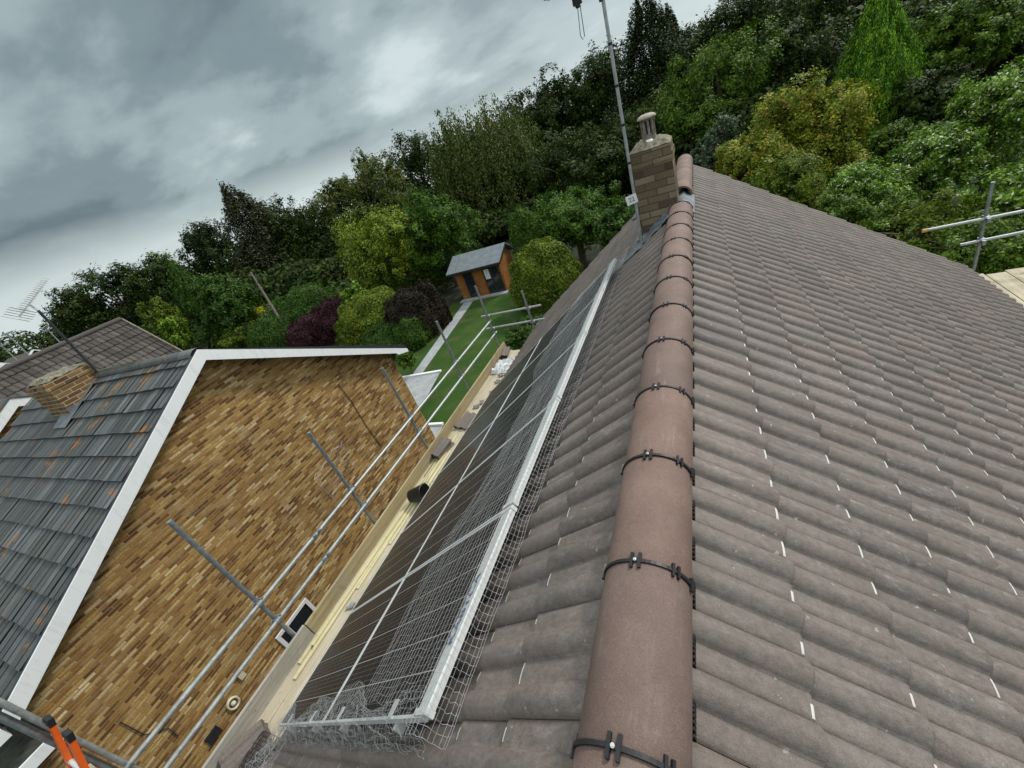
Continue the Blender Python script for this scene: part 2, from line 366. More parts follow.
house = thing('tiled_house', 'two-storey house with the brown roof and ridge running away under the viewer', 'house', (X0, 3.2, -9))
def build_slope(side, s0, gauge, width, phase, smax, y0, y1, wear):
    mb = MB(); rng = random.Random(3+side)
    nC = int((smax-s0)/gauge)+1
    for c in range(nC):
        nose = s0+c*gauge; tail = nose-gauge-.075
        if c == 0: tail = nose-gauge-.075
        n0 = math.floor((y0-phase)/width); n1 = math.ceil((y1-phase)/width)
        for k in range(n0, n1):
            yb = phase+k*width+rng.uniform(-.001, .001)
            if yb < y0-.2 or yb+width > y1+.12: continue
            wr = wear*(1.0 if c < 9 else .8)
            yawj = rng.uniform(-.002, .002)
            if side > 0: fn = lambda l, w, h, yb=yb, tail=tail, yj=yawj: rp(1, tail+l, yb+w+yj*l, h)
            else: fn = lambda l, w, h, yb=yb, tail=tail, yj=yawj: rp(-1, tail+l, yb+width-w+yj*l, h)
            b4 = len(mb.f); tile_geo(mb, fn, width, gauge, rng, wr)
            if side > 0:
                pass
    if side < 0:
        pass
    return mb
mbR = build_slope(1, .475, .325, .32, .723-.16*6, 4.72, -2.4, 8.6, .97)
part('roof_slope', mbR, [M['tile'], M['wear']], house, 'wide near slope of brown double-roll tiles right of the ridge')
mbL = build_slope(-1, .535, .325, .345, .04-.345*7, 4.50, -2.4, 8.6, .9)
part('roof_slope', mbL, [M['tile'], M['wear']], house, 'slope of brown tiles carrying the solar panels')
# underlay just below the tiles, walls, fascia, gutters
mb = MB()
for s in (1, -1):
    e = 4.62 if s > 0 else 4.42
    pts = [rp(s, .02, -2.3, -.03), rp(s, e, -2.3, -.03), rp(s, e, 8.45, -.03), rp(s, .02, 8.45, -.03)]
    mb.slab(pts, (0, 0, -.06))
part('roof_deck', mb, M['dark'], house)
mb = MB()
xr, xl = 3.2, -3.6
zr = Z0-(xr-X0)*math.tan(A)-.14; zl = Z0-(X0-xl)*math.tan(A)-.14
poly = [(xl, 8.25, -9), (xr, 8.25, -9), (xr, 8.25, zr), (X0, 8.25, Z0-.14), (xl, 8.25, zl)]
mb.slab(poly, (0, -10.4, 0)); part('wall', mb, M['brick'], house)
for s, e in ((1, 4.62), (-1, 4.42)):
    mb = MB(); p = rp(s, e, 0, -.05); x = p.x
    mb.box((min(x, x+s*.02), -2.3, p.z-.16), (max(x, x+s*.02), 8.45, p.z)); part('fascia', mb, M['white'], house)
    mb = MB(); P = []
    for y in (-2.3, 8.45):
        P.append([Vector((x+s*(.03+.055-.055*math.cos(t)), y, p.z-.02-.055*math.sin(t))) for t in [PI*k/8 for k in range(9)]])
    mb.grid(P); part('gutter', mb, M['black'], house)

# ridge tiles
RC = -1.252
def rarc(t, e, y): return Vector((X0+(.126+e)*math.cos(t), y, RC+(.125+e)*math.sin(t)**.9 if math.sin(t) > 0 else RC))
def ridge_tile(y0, y1, jx, jz, lbl=None):
    mb = MB(); n = 22; P = []
    for (y, e) in ((y0, -.018), (y0, 0.0), (y0+.004, .0015), (y1-.004, .0015), (y1, 0), (y1, -.018)):
        P.append([rarc(PI*k/n, e, y)+Vector((jx, 0, jz)) for k in range(n+1)])
    mb.grid(P); o = part('ridge_tile', mb, M['ridge'], house, lbl)
    for i, p in enumerate(o.data.polygons): p.use_smooth = (n <= i < 4*n)
ys = []; y = .293-.4465*6
while y < 5.25: ys.append(y); y += .4465
for i in range(len(ys)-1):
    ridge_tile(ys[i]+.003, ys[i+1]-.003, random.uniform(-.002, .002), random.uniform(-.001, .002))
yend = ys[-1]
y = 5.93; ys2 = [y]
while y < 8.2: y += .4465; ys2.append(y)
for i in range(len(ys2)-1): ridge_tile(ys2[i]+.003, ys2[i+1]-.003, 0, .018)
def ridge_clip(y, far=False):
    mb = MB(); n = 26
    t0, t1 = math.radians(6), math.radians(174)
    for a, b, e0, e1 in ((y-.005, y+.005, .001, .008),):
        P = []
        for (yy, e) in ((a, e0), (a, e1), (b, e1), (b, e0)):
            P.append([rarc(t0+(t1-t0)*k/n, e, yy) for k in range(n+1)])
        mb.grid(P, smooth=False)
    for td, hw, ln in ((101, 1.9, .024), (91, 1.9, .024), (49, 1.7, .020), (41, 1.7, .019), (160, 2.6, .024), (14, 2.2, .020)):
        ts = [math.radians(td-hw), math.radians(td+hw)]
        vs = []
        for e in (.001, .0105):
            for yy in (y-ln, y+ln):
                for t in ts: vs.append(rarc(t, e, yy))
        mb.add(vs, [(4, 5, 7, 6), (0, 1, 5, 4), (2, 6, 7, 3), (0, 4, 6, 2), (1, 3, 7, 5)])
    o = part('ridge_clip', mb, M['black'], house)
    for td in (96.5,):
        mb = MB(); c = rarc(math.radians(td), .009, y); nrm = Vector((math.cos(math.radians(td)), 0, math.sin(math.radians(td))))
        mb.tube([c-nrm*.002, c+nrm*.003], .0052, 10); mb.tube([c+nrm*.003, c+nrm*.006], .003, 8)
        part('screw', mb, M['screw'], o)
for y in ys[3:]: ridge_clip(y)
for y in ys2[1:-1]: ridge_clip(y)
# black ventilating comb that fills under the ridge edges
for s in (1, -1):
    w = .16 if s > 0 else .1725; ph = .723-.16*6-.16 if s > 0 else .04-.1725*2
    k0 = int((-2.3-ph)/w); yy = ph+k0*w; mb = None; cnt = 0
    while yy < 8.4:
        if mb is None: mb = MB(); ystart = yy; cnt = 0
        gap = 5.2 < yy < 5.95
        if not gap:
            yc = yy+w*(.23 if s > 0 else .77)
            for q in range(7):
                y1 = yc-.036+q*.0115; hh = .026*math.sin(PI*(q+.7)/7.6)+.006
                p = rp(s, .143, y1, -.004)
                mb.box((p.x-.012+(s*.004), y1-.0035, p.z), (p.x+.012+(s*.004), y1+.0035, p.z+hh+.012))
            cnt += 1
        yy += w
        if cnt == 6 or gap or yy >= 8.4:
            if cnt:
                p = rp(s, .138, 0, 0); mb.box((p.x-.010, ystart, p.z+.004), (p.x+.006, yy-.01 if not gap else yy-w, p.z+.018)); part('ridge_vent_comb', mb, M['black'], house)
            mb = None
# lead saddle in the ridge gap
mb = MB(); P = []
for y in (yend-.06, yend+.25, yend+.5, 6.05):
    P.append([Vector((X0+x, y, Z0+.055-abs(x)*.62+.012*math.sin(y*23+x*31))) for x in (-.20, -.15, -.1, -.03, .03, .1, .125, .145)])
mb.grid(P); part('lead_flashing', mb, M['lead'], house, 'grey lead saddle in the gap of the ridge')
# chimney
CX0, CX1, CY0, CY1, CZ = -.735, -.285, 5.45, 5.98, -.545
mb = MB(); mb.box((CX0, CY0, -2.2), (CX1, CY1, CZ))
mb.box((CX0-.012, CY0-.012, CZ-.155), (CX1+.012, CY1+.012, CZ-.077))
chim = part('chimney', mb, M['brick_ch'], house, 'weathered buff brick chimney breaking through the ridge')
mb = MB(); P = []
nn = 9
for i in range(nn):
    r = []
    for j in range(nn):
        u = i/(nn-1); v = j/(nn-1); d = min(u, 1-u, v, 1-v)*2
        r.append(Vector((CX0+.0+(CX1-CX0)*u, CY0+(CY1-CY0)*v, CZ+.004+.085*min(1, d*1.8)*(1-.25*d)+.022*random.random()*(1 if d > 0 else .3))))
    P.append(r)
mb.grid(P, smooth=False); part('mortar_cap', mb, M['mortar'], chim)
pc = Vector((-.505, 5.66, CZ+.05))
mb = MB(); mb.lathe(pc, [(.078, 0), (.078, .06), (.07, .07), (.066, .08), (.060, .09), (.0, .091)], 20)
for k in range(9):
    a = 2*PI*k/9; mt = Matrix.Translation(pc+Vector((.066*math.cos(a), .066*math.sin(a), .07))) @ Matrix.Rotation(a, 4, 'Z')
    mb.box((-.010, -.012, 0), (.010, .012, .155), 0, mt)
mb.lathe(pc+Vector((0, 0, .22)), [(.066, 0), (.082, .005), (.082, .02), (.07, .03)], 20)
part('chimney_pot', mb, M['pot'], chim)
mb = MB(); mb.tube([pc+Vector((0, 0, .08)), pc+Vector((0, 0, .235))], .046, 14); part('slot_shade_core', mb, M['dark'], chim)  # dark core added inside the pot, standing in for shade behind its slots
mb = MB(); mb.lathe(pc+Vector((0, 0, .24)), [(.0, -.002), (.102, 0), (.104, .014), (.085, .034), (.05, .046), (.0, .05)], 24)
part('pot_cap', mb, M['cream'], chim)
mb = MB(); mb.lathe(pc+Vector((.0, -.07, -.01)), [(.0, .05), (.03, .048), (.05, .03), (.06, 0)], 10); part('mortar_lump', mb, M['whitepl'], chim)
# stepped lead on the front and side of the chimney
mb = MB()
for k in range(6):
    x = CX1-.045-k*.085; zb = Z0-(X0-x)*math.tan(A)+.02
    mb.box((x-.05, CY0-.016, zb-.09), (x+.045, CY0-.013+.001*k, zb+.07-.01*(k % 2)))
P = []
for y in (5.16, 5.30, 5.42, 5.443):
    P.append([rp(-1, s, y, .045+.014*math.sin(s*41)+(.03 if y > 5.43 else 0)) for s in [.02+.06*i for i in range(12)]])
mb.grid(P)
P = []
for s in (.68, .80, .92, 1.03):
    P.append([rp(-1, s, y, .034+.012*math.sin(y*30+s*11)) for y in [5.2+.1*i for i in range(9)]])
mb.grid(P)
part('lead_flashing', mb, M['lead'], chim, 'creased grey lead round the chimney foot')

# ------------------------------------------------------------------ aerial mast at the chimney
mast = thing('aerial_mast', 'tall thin grey aerial mast strapped beside the chimney pot stack', 'aerial', (-.80, 5.30, -1.52))
dm = (Vector((-.736, 5.6, .884))-Vector((-.789, 5.6, -1.047)))
mtop = at_y(603, 0, 5.32); mbot = at_y(642, 243, 5.32); mdir = (mtop-mbot).normalized()
mb = MB(); mb.tube([mbot-mdir*.03, mbot+mdir*3.4], .0175, 12); part('pole', mb, M['galv_white'], mast)
for py in (44, 86, 125, 163):
    t = (py-243)/(0-243); 
    # parameter along the pole by projecting
    c = at_y(603+(642-603)*py/243, py, 5.32); mb = MB(); mb.tube([c-mdir*.012, c+mdir*.012], .0215, 12); part('strap', mb, M['black'], mast)
c = at_y(602, 1, 5.32); mb = MB(); mb.tube([c-mdir*.0, c+mdir*.09], .027, 12); part('clamp', mb, M['black'], mast)
c = at_y(632, 199, 5.30)+Vector((0, -.03, 0)); mt = Matrix.Translation(c) @ Matrix.Rotation(math.radians(-8), 4, 'Y')
mb = MB(); mb.box((-.062, -.006, -.05), (.062, .006, .05), 0, mt); plate = part('plate', mb, M['whitepl'], mast, 'small white number plate')
def text_mb(txt, size, mat4, depth=.001):
    cu = bpy.data.curves.new('t', 'FONT'); cu.body = txt; cu.size = size; cu.extrude = depth; cu.align_x = 'CENTER'; cu.align_y = 'CENTER'
    to = bpy.data.objects.new('t', cu); COL.objects.link(to)
    dg = bpy.context.evaluated_depsgraph_get(); me = bpy.data.meshes.new_from_object(to.evaluated_get(dg))
    mb = MB(); mb.add([mat4 @ v.co for v in me.vertices], [tuple(p.vertices) for p in me.polygons])
    bpy.data.objects.remove(to); bpy.data.curves.remove(cu); bpy.data.meshes.remove(me); return mb
mb = text_mb('22', .07, mt @ Matrix.Translation((0, -.0085, 0)) @ Matrix.Rotation(PI/2, 4, 'X')); part('lettering', mb, M['ink'], plate)
# dipole loop hanging from the aerial boom above the picture
b0 = at_y(578, 2, 5.0); mb = MB()
bt = mbot+mdir*3.0
lp = [at_y(577.5, 6, 5.0), at_y(580.5, 36, 5.0), at_y(582.8, 39.5, 5.0), at_y(584.6, 36, 5.0), at_y(580, 5, 5.0)]
mb.tube(lp, .004, 8); part('dipole', mb, M['galv'], mast)
mb = MB(); c = at_y(578, 0, 5.0); mb.box((c.x-.05, c.y-.02, c.z-.03), (c.x+.03, c.y+.02, c.z+.06))
mb.box((c.x-.03, c.y-.03, c.z-.05), (c.x+.01, c.y+.03, c.z-.02)); part('dipole_box', mb, M['black'], mast)
mb = MB(); q = c+Vector((0, 0, .05)); pp = mbot+mdir*((q.z-mbot.z)/mdir.z)
mb.beam(q+(q-pp)*1.2, pp, .02, .02); 
for k in range(5):
    r = q+(q-pp)*(.25*k+.15); mb.tube([r-Vector((0, .16-.012*k, 0)), r+Vector((0, .16-.012*k, 0))], .004, 6)
part('boom', mb, M['galv'], mast)
mb = MB(); f = rp(-1, .88, 5.34, .03)
mb.beam((-.80, 5.33, -1.22), (-.735, 5.46, -1.22), .02, .03); part('bracket', mb, M['galv'], mast)

# ------------------------------------------------------------------ solar panels
PL, PW = 1.57, .986
slope_rot = Matrix(((-CA, 0, -SA), (0, 1, 0), (-SA, 0, CA)))   # local x = down-slope, y = along ridge, z = outward normal
# columns of rotation: local x -> (-CA,0,-SA); y -> (0,1,0)*; z -> (-SA,0,CA)
RM = Matrix((Vector((-CA, 0, -SA)), Vector((0, -1, 0)), Vector((-SA, 0, CA)))).transposed()   # right-handed, local y runs towards the viewer
def panel_root(name, label, row, i):
    s0 = .955 if row == 0 else 2.545
    y1 = .335+(i+1)*.9935
    p = rp(-1, s0, y1, .115)
    o = bpy.data.objects.new(name, None); COL.objects.link(o); o.empty_display_size = .2
    return o, p
def make_panel(row):
    root = bpy.data.objects.new('solar_panel', None); COL.objects.link(root); root.empty_display_size = .2
    ORG[root.name] = Vector((0, 0, 0))
    mb = MB(); b = .013; h = .035
    mb.box((0, 0, 0), (PL, b, h)); mb.box((0, PW-b, 0), (PL, PW, h))
    mb.box((0, b, 0), (b, PW-b, h)); mb.box((PL-b, b, 0), (PL, PW-b, h))
    part('frame', mb, M['alu'], root, local=True)
    mb = MB(); mb.box((b, b, .022), (PL-b, PW-b, h-.003)); part('glass', mb, M['glass'], root, local=True)
    if row == 0:
        mb = MB(); P = []
        prof_ = [(.045, .037), (.042, .041), (-.055, .046), (-.060, .042), (-.060, .012), (-.056, .012), (-.056, .036)]
        for y in (.003, PW-.003): P.append([Vector((x, y, z)) for x, z in prof_])
        mb.grid(P, smooth=False)
        for k in range(2):
            mb.box((-.064, k*(PW-.03)+.003, .010), (.05, k*(PW-.03)+.027, .0485))
        part('top_cover_strip', mb, M['alu'], root, local=True)
    return root
NAMES = ['nearest', 'second nearest', 'middle', 'second farthest', 'farthest']
panels = []
for row in (0, 1):
    proto = make_panel(row)
    for i in range(5):
        o = proto if i == 0 else copy_tree(proto)
        p = rp(-1, .955 if row == 0 else 2.545, .335+(i+1)*.9935-.003, .115+random.uniform(-.002, .002))
        o.matrix_world = Matrix.Translation((p.x, p.y, p.z+H)) @ RM.to_4x4()
        o['label'] = ('solar panel with wide pale top strip, %s of the five beside the ridge' if row == 0 else 'solar panel with narrow silver frame, %s of the five above the boards') % NAMES[i]
        o['category'] = 'solar panel'; o['group'] = 'solar panels on the tiled slope'
        panels.append(o)
strip = [c for c in bpy.data.objects if c.parent == panels[0] and c.name.startswith('top_cover')][0]
tb = text_mb('KABTCA', .075, Matrix.Translation((-.006, PW-.42, .0475)) @ Matrix.Rotation(math.radians(-90), 4, 'Z') @ Matrix.Diagonal((1.15, 1, 1, 1)), .0006)
ORG[strip.name] = Vector((0, 0, 0)); part('handwriting', tb, M['ink'], strip, local=True)
# mounting rails
mr0 = None
for k, s in enumerate((1.30, 2.18, 2.90, 3.75)):
    if mr0 is None:
        mr0 = bpy.data.objects.new('mounting_rail', None); COL.objects.link(mr0); ORG[mr0.name] = Vector((0, 0, 0))
        mb = MB(); mb.box((-.02, 0, 0), (.02, 5.06, .04)); part('rail', mb, M['alu'], mr0, local=True)
        for yy in (.06,):
            mb = MB(); mb.box((-.022, yy-.03, .04), (.022, yy+.012, .05)); mb.box((-.022, yy-.034, .04), (.022, yy-.028, .085)); mb.box((-.022, yy-.03, .079), (.022, yy+.035, .085))
            part('end_clamp', mb, M['alu'], mr0, local=True)
        o = mr0
    else: o = copy_tree(mr0)
    p = rp(-1, s, .318, .070); o.matrix_world = Matrix.Translation((p.x, p.y, p.z+H)) @ Matrix((Vector((-CA, 0, -SA)), Vector((0, 1, 0)), Vector((SA*-1, 0, CA)))).transposed().to_4x4()
    o['label'] = ['aluminium rail under the panels, highest of four ends', 'aluminium rail under the panels, second end down from the ridge', 'aluminium rail under the panels, third end down from the ridge', 'aluminium rail under the panels, lowest of four ends'][k]
    o['category'] = 'rail'; o['group'] = 'mounting rails of the solar panels'

# ------------------------------------------------------------------ wire mesh (bird guard)
def wires(mb, fn, us, vs, r, nu=4, nv=4, skip=0.0, rng=random):
    """fn(u, v)->point; wires at each u along v and each v along u"""
    def one(pts):
        pts = [Vector(p) for p in pts]
        n = 3
        vsx = []
        for i, p in enumerate(pts):
            d = (pts[min(i+1, len(pts)-1)]-pts[max(i-1, 0)]); d.normalize()
            a = d.cross(Vector((.3, .2, 1))); a.normalize(); b = d.cross(a)
            vsx += [p+(a*math.cos(2*PI*k/n)+b*math.sin(2*PI*k/n))*r for k in range(n)]
        mb.add(vsx, [(i*n+k, i*n+(k+1) % n, (i+1)*n+(k+1) % n, (i+1)*n+k) for i in range(len(pts)-1) for k in range(n)], 0, True)
    U0, U1, V0, V1 = us[0], us[-1], vs[0], vs[-1]
    for u in us:
        if rng.random() > skip: one([fn(u, V0+(V1-V0)*k/nv) for k in range(nv+1)])
    for v in vs:
        if rng.random() > skip: one([fn(U0+(U1-U0)*k/nu, v) for k in range(nu+1)])
def frange(a, b, st):
    n = int(round((b-a)/st)); return [a+(b-a)*i/n for i in range(n+1)]
def wob(y, s, k=1.0):
    return mnoise.noise(Vector((y*1.7*k, s*2.3*k, 3.1)))
# on the upper row of panels, rolled over the cover strip
def f_top(s, y):
    edge = .72+.16*math.sin(y*1.9)+.05*math.sin(y*5.3+1)
    q = s                                # 0..1 across
    ss = .99+q*edge
    return rp(-1, ss+.02*wob(y*2, q*3), y+.035*wob(q*4, y*1.5), .160+.014*abs(wob(y*2.2, q*4))+.010*q)
mb = MB(); wires(mb, f_top, frange(0, 1, 1/20), frange(.40, 5.28, .036), .0007, 12, 90)
solo('wire_mesh', mb, M['wire'], 'silver bird mesh lying wavy over the upper row of solar panels', 'mesh', 'bird mesh pieces on the roof')
# outer skirt between the cover strip and the tiles
def f_out(q, y):
    pts = [(.985, .166), (.925, .170), (.893, .160), (.875, .12), (.876, .085), (.858, .062), (.838, .056)]
    t = q*(len(pts)-1); i = min(int(t), len(pts)-2); fr = t-i
    s = pts[i][0]*(1-fr)+pts[i+1][0]*fr; h = pts[i][1]*(1-fr)+pts[i+1][1]*fr
    return rp(-1, s+.012*wob(y*2.5, q*2)*(q > .35), y+.01*wob(y*4, q*5), h+.012*abs(wob(y*3, 7))*(q > .5))
mb = MB(); wires(mb, f_out, frange(0, 1, 1/8), frange(.28, 5.30, .034), .0008, 12, 90)
solo('wire_mesh', mb, M['wire'], 'silver bird mesh skirt folded from the cover strip down to the bare tiles', 'mesh', 'bird mesh pieces on the roof')
# crumpled end nearest the viewer
def f_end(s, q):
    lim = .20+.11*math.sin(s*3.1+.6)+.07*math.sin(s*7)
    t = q
    if t < .45:
        y = .34+lim*(1-t/.45)*.55; h = .162+.03*abs(wob(s*6, t*6))
    else:
        u = (t-.45)/.55; y = .33-.07*u+.03*wob(s*5, u*5); h = .165-.115*u+.02*abs(wob(s*7, u*4))
    return rp(-1, s+.05*wob(q*5, s*4), y+.012*wob(s*9, q*7), h)
mb = MB(); wires(mb, f_end, frange(1.0, 4.12, .034), frange(0, 1, 1/12), .00065, 60, 16)
def f_end2(s, q): 
    p = f_end(s*.97+.03, q); return p+Vector((.015*wob(s*4, q*9), .012*wob(s*8, q*3, 2), .012))
wires(mb, f_end2, frange(1.35, 3.9, .05), frange(0, 1, 1/8), .00065, 50, 16)
solo('wire_mesh', mb, M['wire'], 'crumpled silver bird mesh hanging over the panel ends closest to the viewer', 'mesh', 'bird mesh pieces on the roof')
def f_low(x, y):
    return rp(-1, x+.03*wob(y*5, x*5), y+.03*wob(x*6, y*4), .06+.10*abs(wob(x*4+3, y*5))+.05*math.sin(x*9)**2)
mb = MB(); wires(mb, f_low, frange(3.75, 4.50, .032), frange(-.02, .40, .032), .0008, 26, 14)
solo('wire_mesh', mb, M['wire'], 'loose silver bird mesh offcut piled at the eaves by the lowest panel corner', 'mesh', 'bird mesh pieces on the roof')
def f_blk(x, y):
    return Vector((-4.42+x*.62, -.10+y*.40, -4.02+.16*x+.06*math.sin(x*4)+.03*wob(x*5, y*6)))
mb = MB(); wires(mb, f_blk, frange(0, 1, 1/18), frange(0, 1, 1/12), .0032, 12, 10)
solo('plastic_netting', mb, M['black'], 'small roll of black plastic netting on the boards beside the stacked tiles', 'netting')

# ------------------------------------------------------------------ scaffolding on the neighbour's side
scaf = thing('scaffolding', 'grey tube scaffolding with a boarded walkway between the two houses', 'scaffolding', (-4.75, 4, -9))
SX = -4.84; TR = .0242
stds = [(-.35, 1.2), (1.14, -1.90), (2.80, -2.215), (4.44, -2.27), (6.24, -2.345), (8.10, -2.385)]
for y, zt in stds:
    mb = MB(); mb.tube([(SX, y, -9), (SX, y, zt)], TR, 14)
    part('standard', mb, M['galv'], scaf)
mb = MB(); mb.tube([(SX+.035, -.29, -9), (SX+.035, -.29, 1.1)], .021, 14); part('standard', mb, M['galv_white'], scaf)  # extra pale tube, added as the highlight along the near standard
mb = MB(); mb.tube([(-3.78, 8.12, -9), (-3.78, 8.12, -2.735)], TR, 14); part('standard', mb, M['galv'], scaf)
def coupler(p, ax='y'):
    mb = MB(); p = Vector(p)
    mb.tube([p-Vector((0, 0, .028)), p+Vector((0, 0, .028))], .036, 10)
    mb.tube([p+Vector((.045, -.028, 0)), p+Vector((.045, .028, 0))], .034, 10)
    mb.beam(p+Vector((.0, .02, .03)), p+Vector((.07, .045, .035)), .014, .014)
    mb.beam(p+Vector((-.04, -.03, 0)), p+Vector((-.01, -.055, .0)), .016, .016)
    part('coupler', mb, M['galv'], scaf)
for x, z, a, b in ((SX+.048, -3.285, -.55, 8.10), (SX+.048, -3.625, -.55, 8.16)):
    mb = MB(); mb.tube([(x, a, z), (x, 2.0, z+.006), (x, b, z)], TR, 14); part('guard_rail', mb, M['galv_white'], scaf)
    for y, zt in stds[1:-1]: coupler((SX, y, z))
for y, z in ((2.05, -3.285), (1.95, -3.625)):   # sleeve joints
    mb = MB(); mb.tube([(SX+.048, y-.09, z), (SX+.048, y+.09, z)], .031, 12); mb.box((SX+.06, y-.05, z+.01), (SX+.10, y-.02, z+.04)); mb.box((SX+.06, y+.03, z+.01), (SX+.10, y+.06, z+.04))
    part('sleeve_coupler', mb, M['galv'], scaf)
for z in (-3.165, -3.50):
    mb = MB(); mb.tube([(-5.02, 8.15, z), (-3.46, 8.15, z+.01)], TR, 14); part('guard_rail', mb, M['galv_white'], scaf)
    coupler((SX, 8.10, z)); coupler((-3.78, 8.12, z))
for y, zt in stds:
    mb = MB(); mb.tube([(-5.0, y+.05, -4.27), (-3.62, y+.05, -4.27)], TR, 12); part('transom', mb, M['galv'], scaf)
for z in (-4.33, -6.6):
    mb = MB(); mb.tube([(SX+.05, -.6, z), (SX+.05, 8.3, z)], TR, 12); part('ledger', mb, M['galv'], scaf)
bx = [-4.705, -4.475, -4.245, -4.015]
for i, x in enumerate(bx):
    for (a, b) in ((-.25+.1*i, 3.62+.2*(i % 2)), (3.64+.2*(i % 2), 8.22-.05*i)):
        mb = MB(); mt = Matrix.Translation((x, 0, -4.215+random.uniform(-.004, .004))) @ Matrix.Rotation(random.uniform(-.002, .002), 4, 'Y')
        mb.box((-.11, a, -.019), (.11, b, .019), 0, mt); part('scaffold_board', mb, M['board'], scaf)
mb = MB(); mb.box((-4.80, 1.28, -4.20), (-4.762, 8.30, -3.985)); part('toe_board', mb, M['toe'], scaf)
mb = MB(); mb.box((-4.80, -.30, -4.20), (-4.762, 1.265, -3.965)); part('toe_board', mb, M['toegrey'], scaf, 'grey toe board spattered with cement')
# ------------------------------------------------------------------ things lying on the boards
ZB = -4.196
for i, (x0, y0, x1, y1, w, h, z, lb) in enumerate([
        (-4.70, .95, -4.66, 4.7, .045, .022, 0, 'new timber batten lying against the toe board, longest of the bundle'),
        (-4.62, .80, -4.60, 3.9, .045, .022, 0, 'new timber batten, second from the toe board'),
        (-4.56, 1.9, -4.57, 5.0, .045, .022, 0, 'new timber batten, third from the toe board, reaching the grey tiles'),
        (-4.66, 1.15, -4.61, 3.4, .040, .022, .023, 'new timber batten resting on top of the two beside the toe board'),
        (-4.50, 2.6, -4.48, 4.55, .045, .022, 0, 'short new timber batten nearest the panels'),
        (-4.69, 3.9, -4.67, 4.9, .04, .022, .0, 'shortest new timber batten by the toe board near the grey tiles')]):
    mb = MB(); mb.beam((x0, y0, ZB+h/2+z), (x1, y1, ZB+h/2+z), w, h)
    solo('timber_batten', mb, M['batten'], lb, 'batten', 'battens on the scaffold boards', origin=(x0, y0, ZB))
tproto = MB()
tile_geo(tproto, lambda l, w, h: Vector((l, w, h)), .33, .35, random.Random(5), 0.0)
tile_geo(tproto, lambda l, w, h: Vector((l, w, h-.012)), .33, .35, random.Random(5), 0.0)
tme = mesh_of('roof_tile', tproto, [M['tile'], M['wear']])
M['tile_light'] = simple('weathered_grey_brown_tile', (.20, .175, .165), .85, var=.18, scale=10)
stacks = [((-4.86, 8.0, 0), 100, 3, 'pile at the far end of the walkway'), ((-4.72, 5.30, .05), 75, 2, 'pile halfway along the walkway'),
          ((-4.88, 4.50, 0), 80, 4, 'pile beside the toe board beyond the bucket'), ((-4.78, .02, .02), 62, 5, 'pile at the near end of the walkway')]
for (x, y, dz), rz, n, where in stacks:
    x += .13
    for k in range(n):
        o = bpy.data.objects.new('roof_tile', tme); COL.objects.link(o)
        o.location = (x+random.uniform(-.008, .008)+.17, y+random.uniform(-.01, .01)-.17, H+ZB+.014+k*.031)
        o.rotation_euler = (0, random.uniform(-.02, .02), math.radians(rz+random.uniform(-3, 3)))
        pos = ['bottom', 'second', 'third', 'fourth', 'fifth'][k] if k < n-1 else 'topmost'
        o['label'] = 'spare brown roof tile, %s of the %s' % (pos, where); o['category'] = 'roof tile'; o['group'] = 'spare roof tiles on the scaffold'
for j, ((x, y), rz) in enumerate([((-4.36, 6.35), 30), ((-4.46, 6.0), 110), ((-4.40, 6.75), 70), ((-4.53, 5.85), 10), ((-4.42, 7.0), 140)]):
    mb = MB(); mt = Matrix.Translation((x, y, ZB+.02)) @ Matrix.Rotation(math.radians(rz), 4, 'Z') @ Matrix.Rotation(.2, 4, 'X')
    mb.slab([mt @ Vector(p) for p in ((-.06, -.05, 0), (.07, -.04, 0), (.05, .06, 0), (-.02, .03, 0), (-.07, .05, 0))], (0, 0, .018))
    solo('tile_fragment', mb, M['tile_light'], ['grey broken tile piece, middle of the five between the white sheet and the tiles', 'grey broken tile piece lying crosswise, second nearest', 'grey broken tile piece, second farthest of the five', 'grey broken tile piece closest to the halfway tile pile', 'grey broken tile piece closest to the white sheet'][j], 'tile piece', 'broken tile pieces on the boards', origin=(x, y, ZB))
# crumpled sheet
mb = MB(); P = []
for i in range(13):
    P.append([Vector((-4.74+.42*i/12, 7.10+.62*j/12, ZB+.01+.13*abs(mnoise.noise(Vector((i*.45, j*.5, .3))))*(1 if 0 < i < 12 and 0 < j < 12 else .1)*1.7)) for j in range(13)])
mb.grid(P, smooth=False); solo('plastic_sheet', mb, M['cloth'], 'crumpled white plastic sheet on the boards near the far tile pile', 'sheet', origin=(-4.5, 7.4, ZB))
# bucket lying on its side
bk = thing('bucket', 'black rubber bucket lying on its side on the scaffold boards', 'bucket', (-4.50, 3.45, ZB))
mtb = Matrix.Translation((-4.55, 3.38, ZB+.135)) @ Matrix.Rotation(math.radians(12), 4, 'Z') @ Matrix.Rotation(math.radians(80), 4, 'Y') @ Matrix.Rotation(.5, 4, 'Z')
mb = MB(); mb.lathe((0, 0, 0), [(.0, .0), (.10, .0), (.137, .27), (.145, .275), (.145, .285), (.132, .285), (.096, .012), (0, .012)], 24)
mb.v = [tuple(mtb @ Vector(v)) for v in mb.v]; part('tub', mb, M['black'], bk)
mb = MB(); mb.tube([mtb @ Vector((.145*math.cos(t), .145*math.sin(t)*1.0, .28+.0*t+.05*math.sin(t))) for t in [PI*k/12 for k in range(13)]], .004, 6); part('handle', mb, M['galv'], bk)
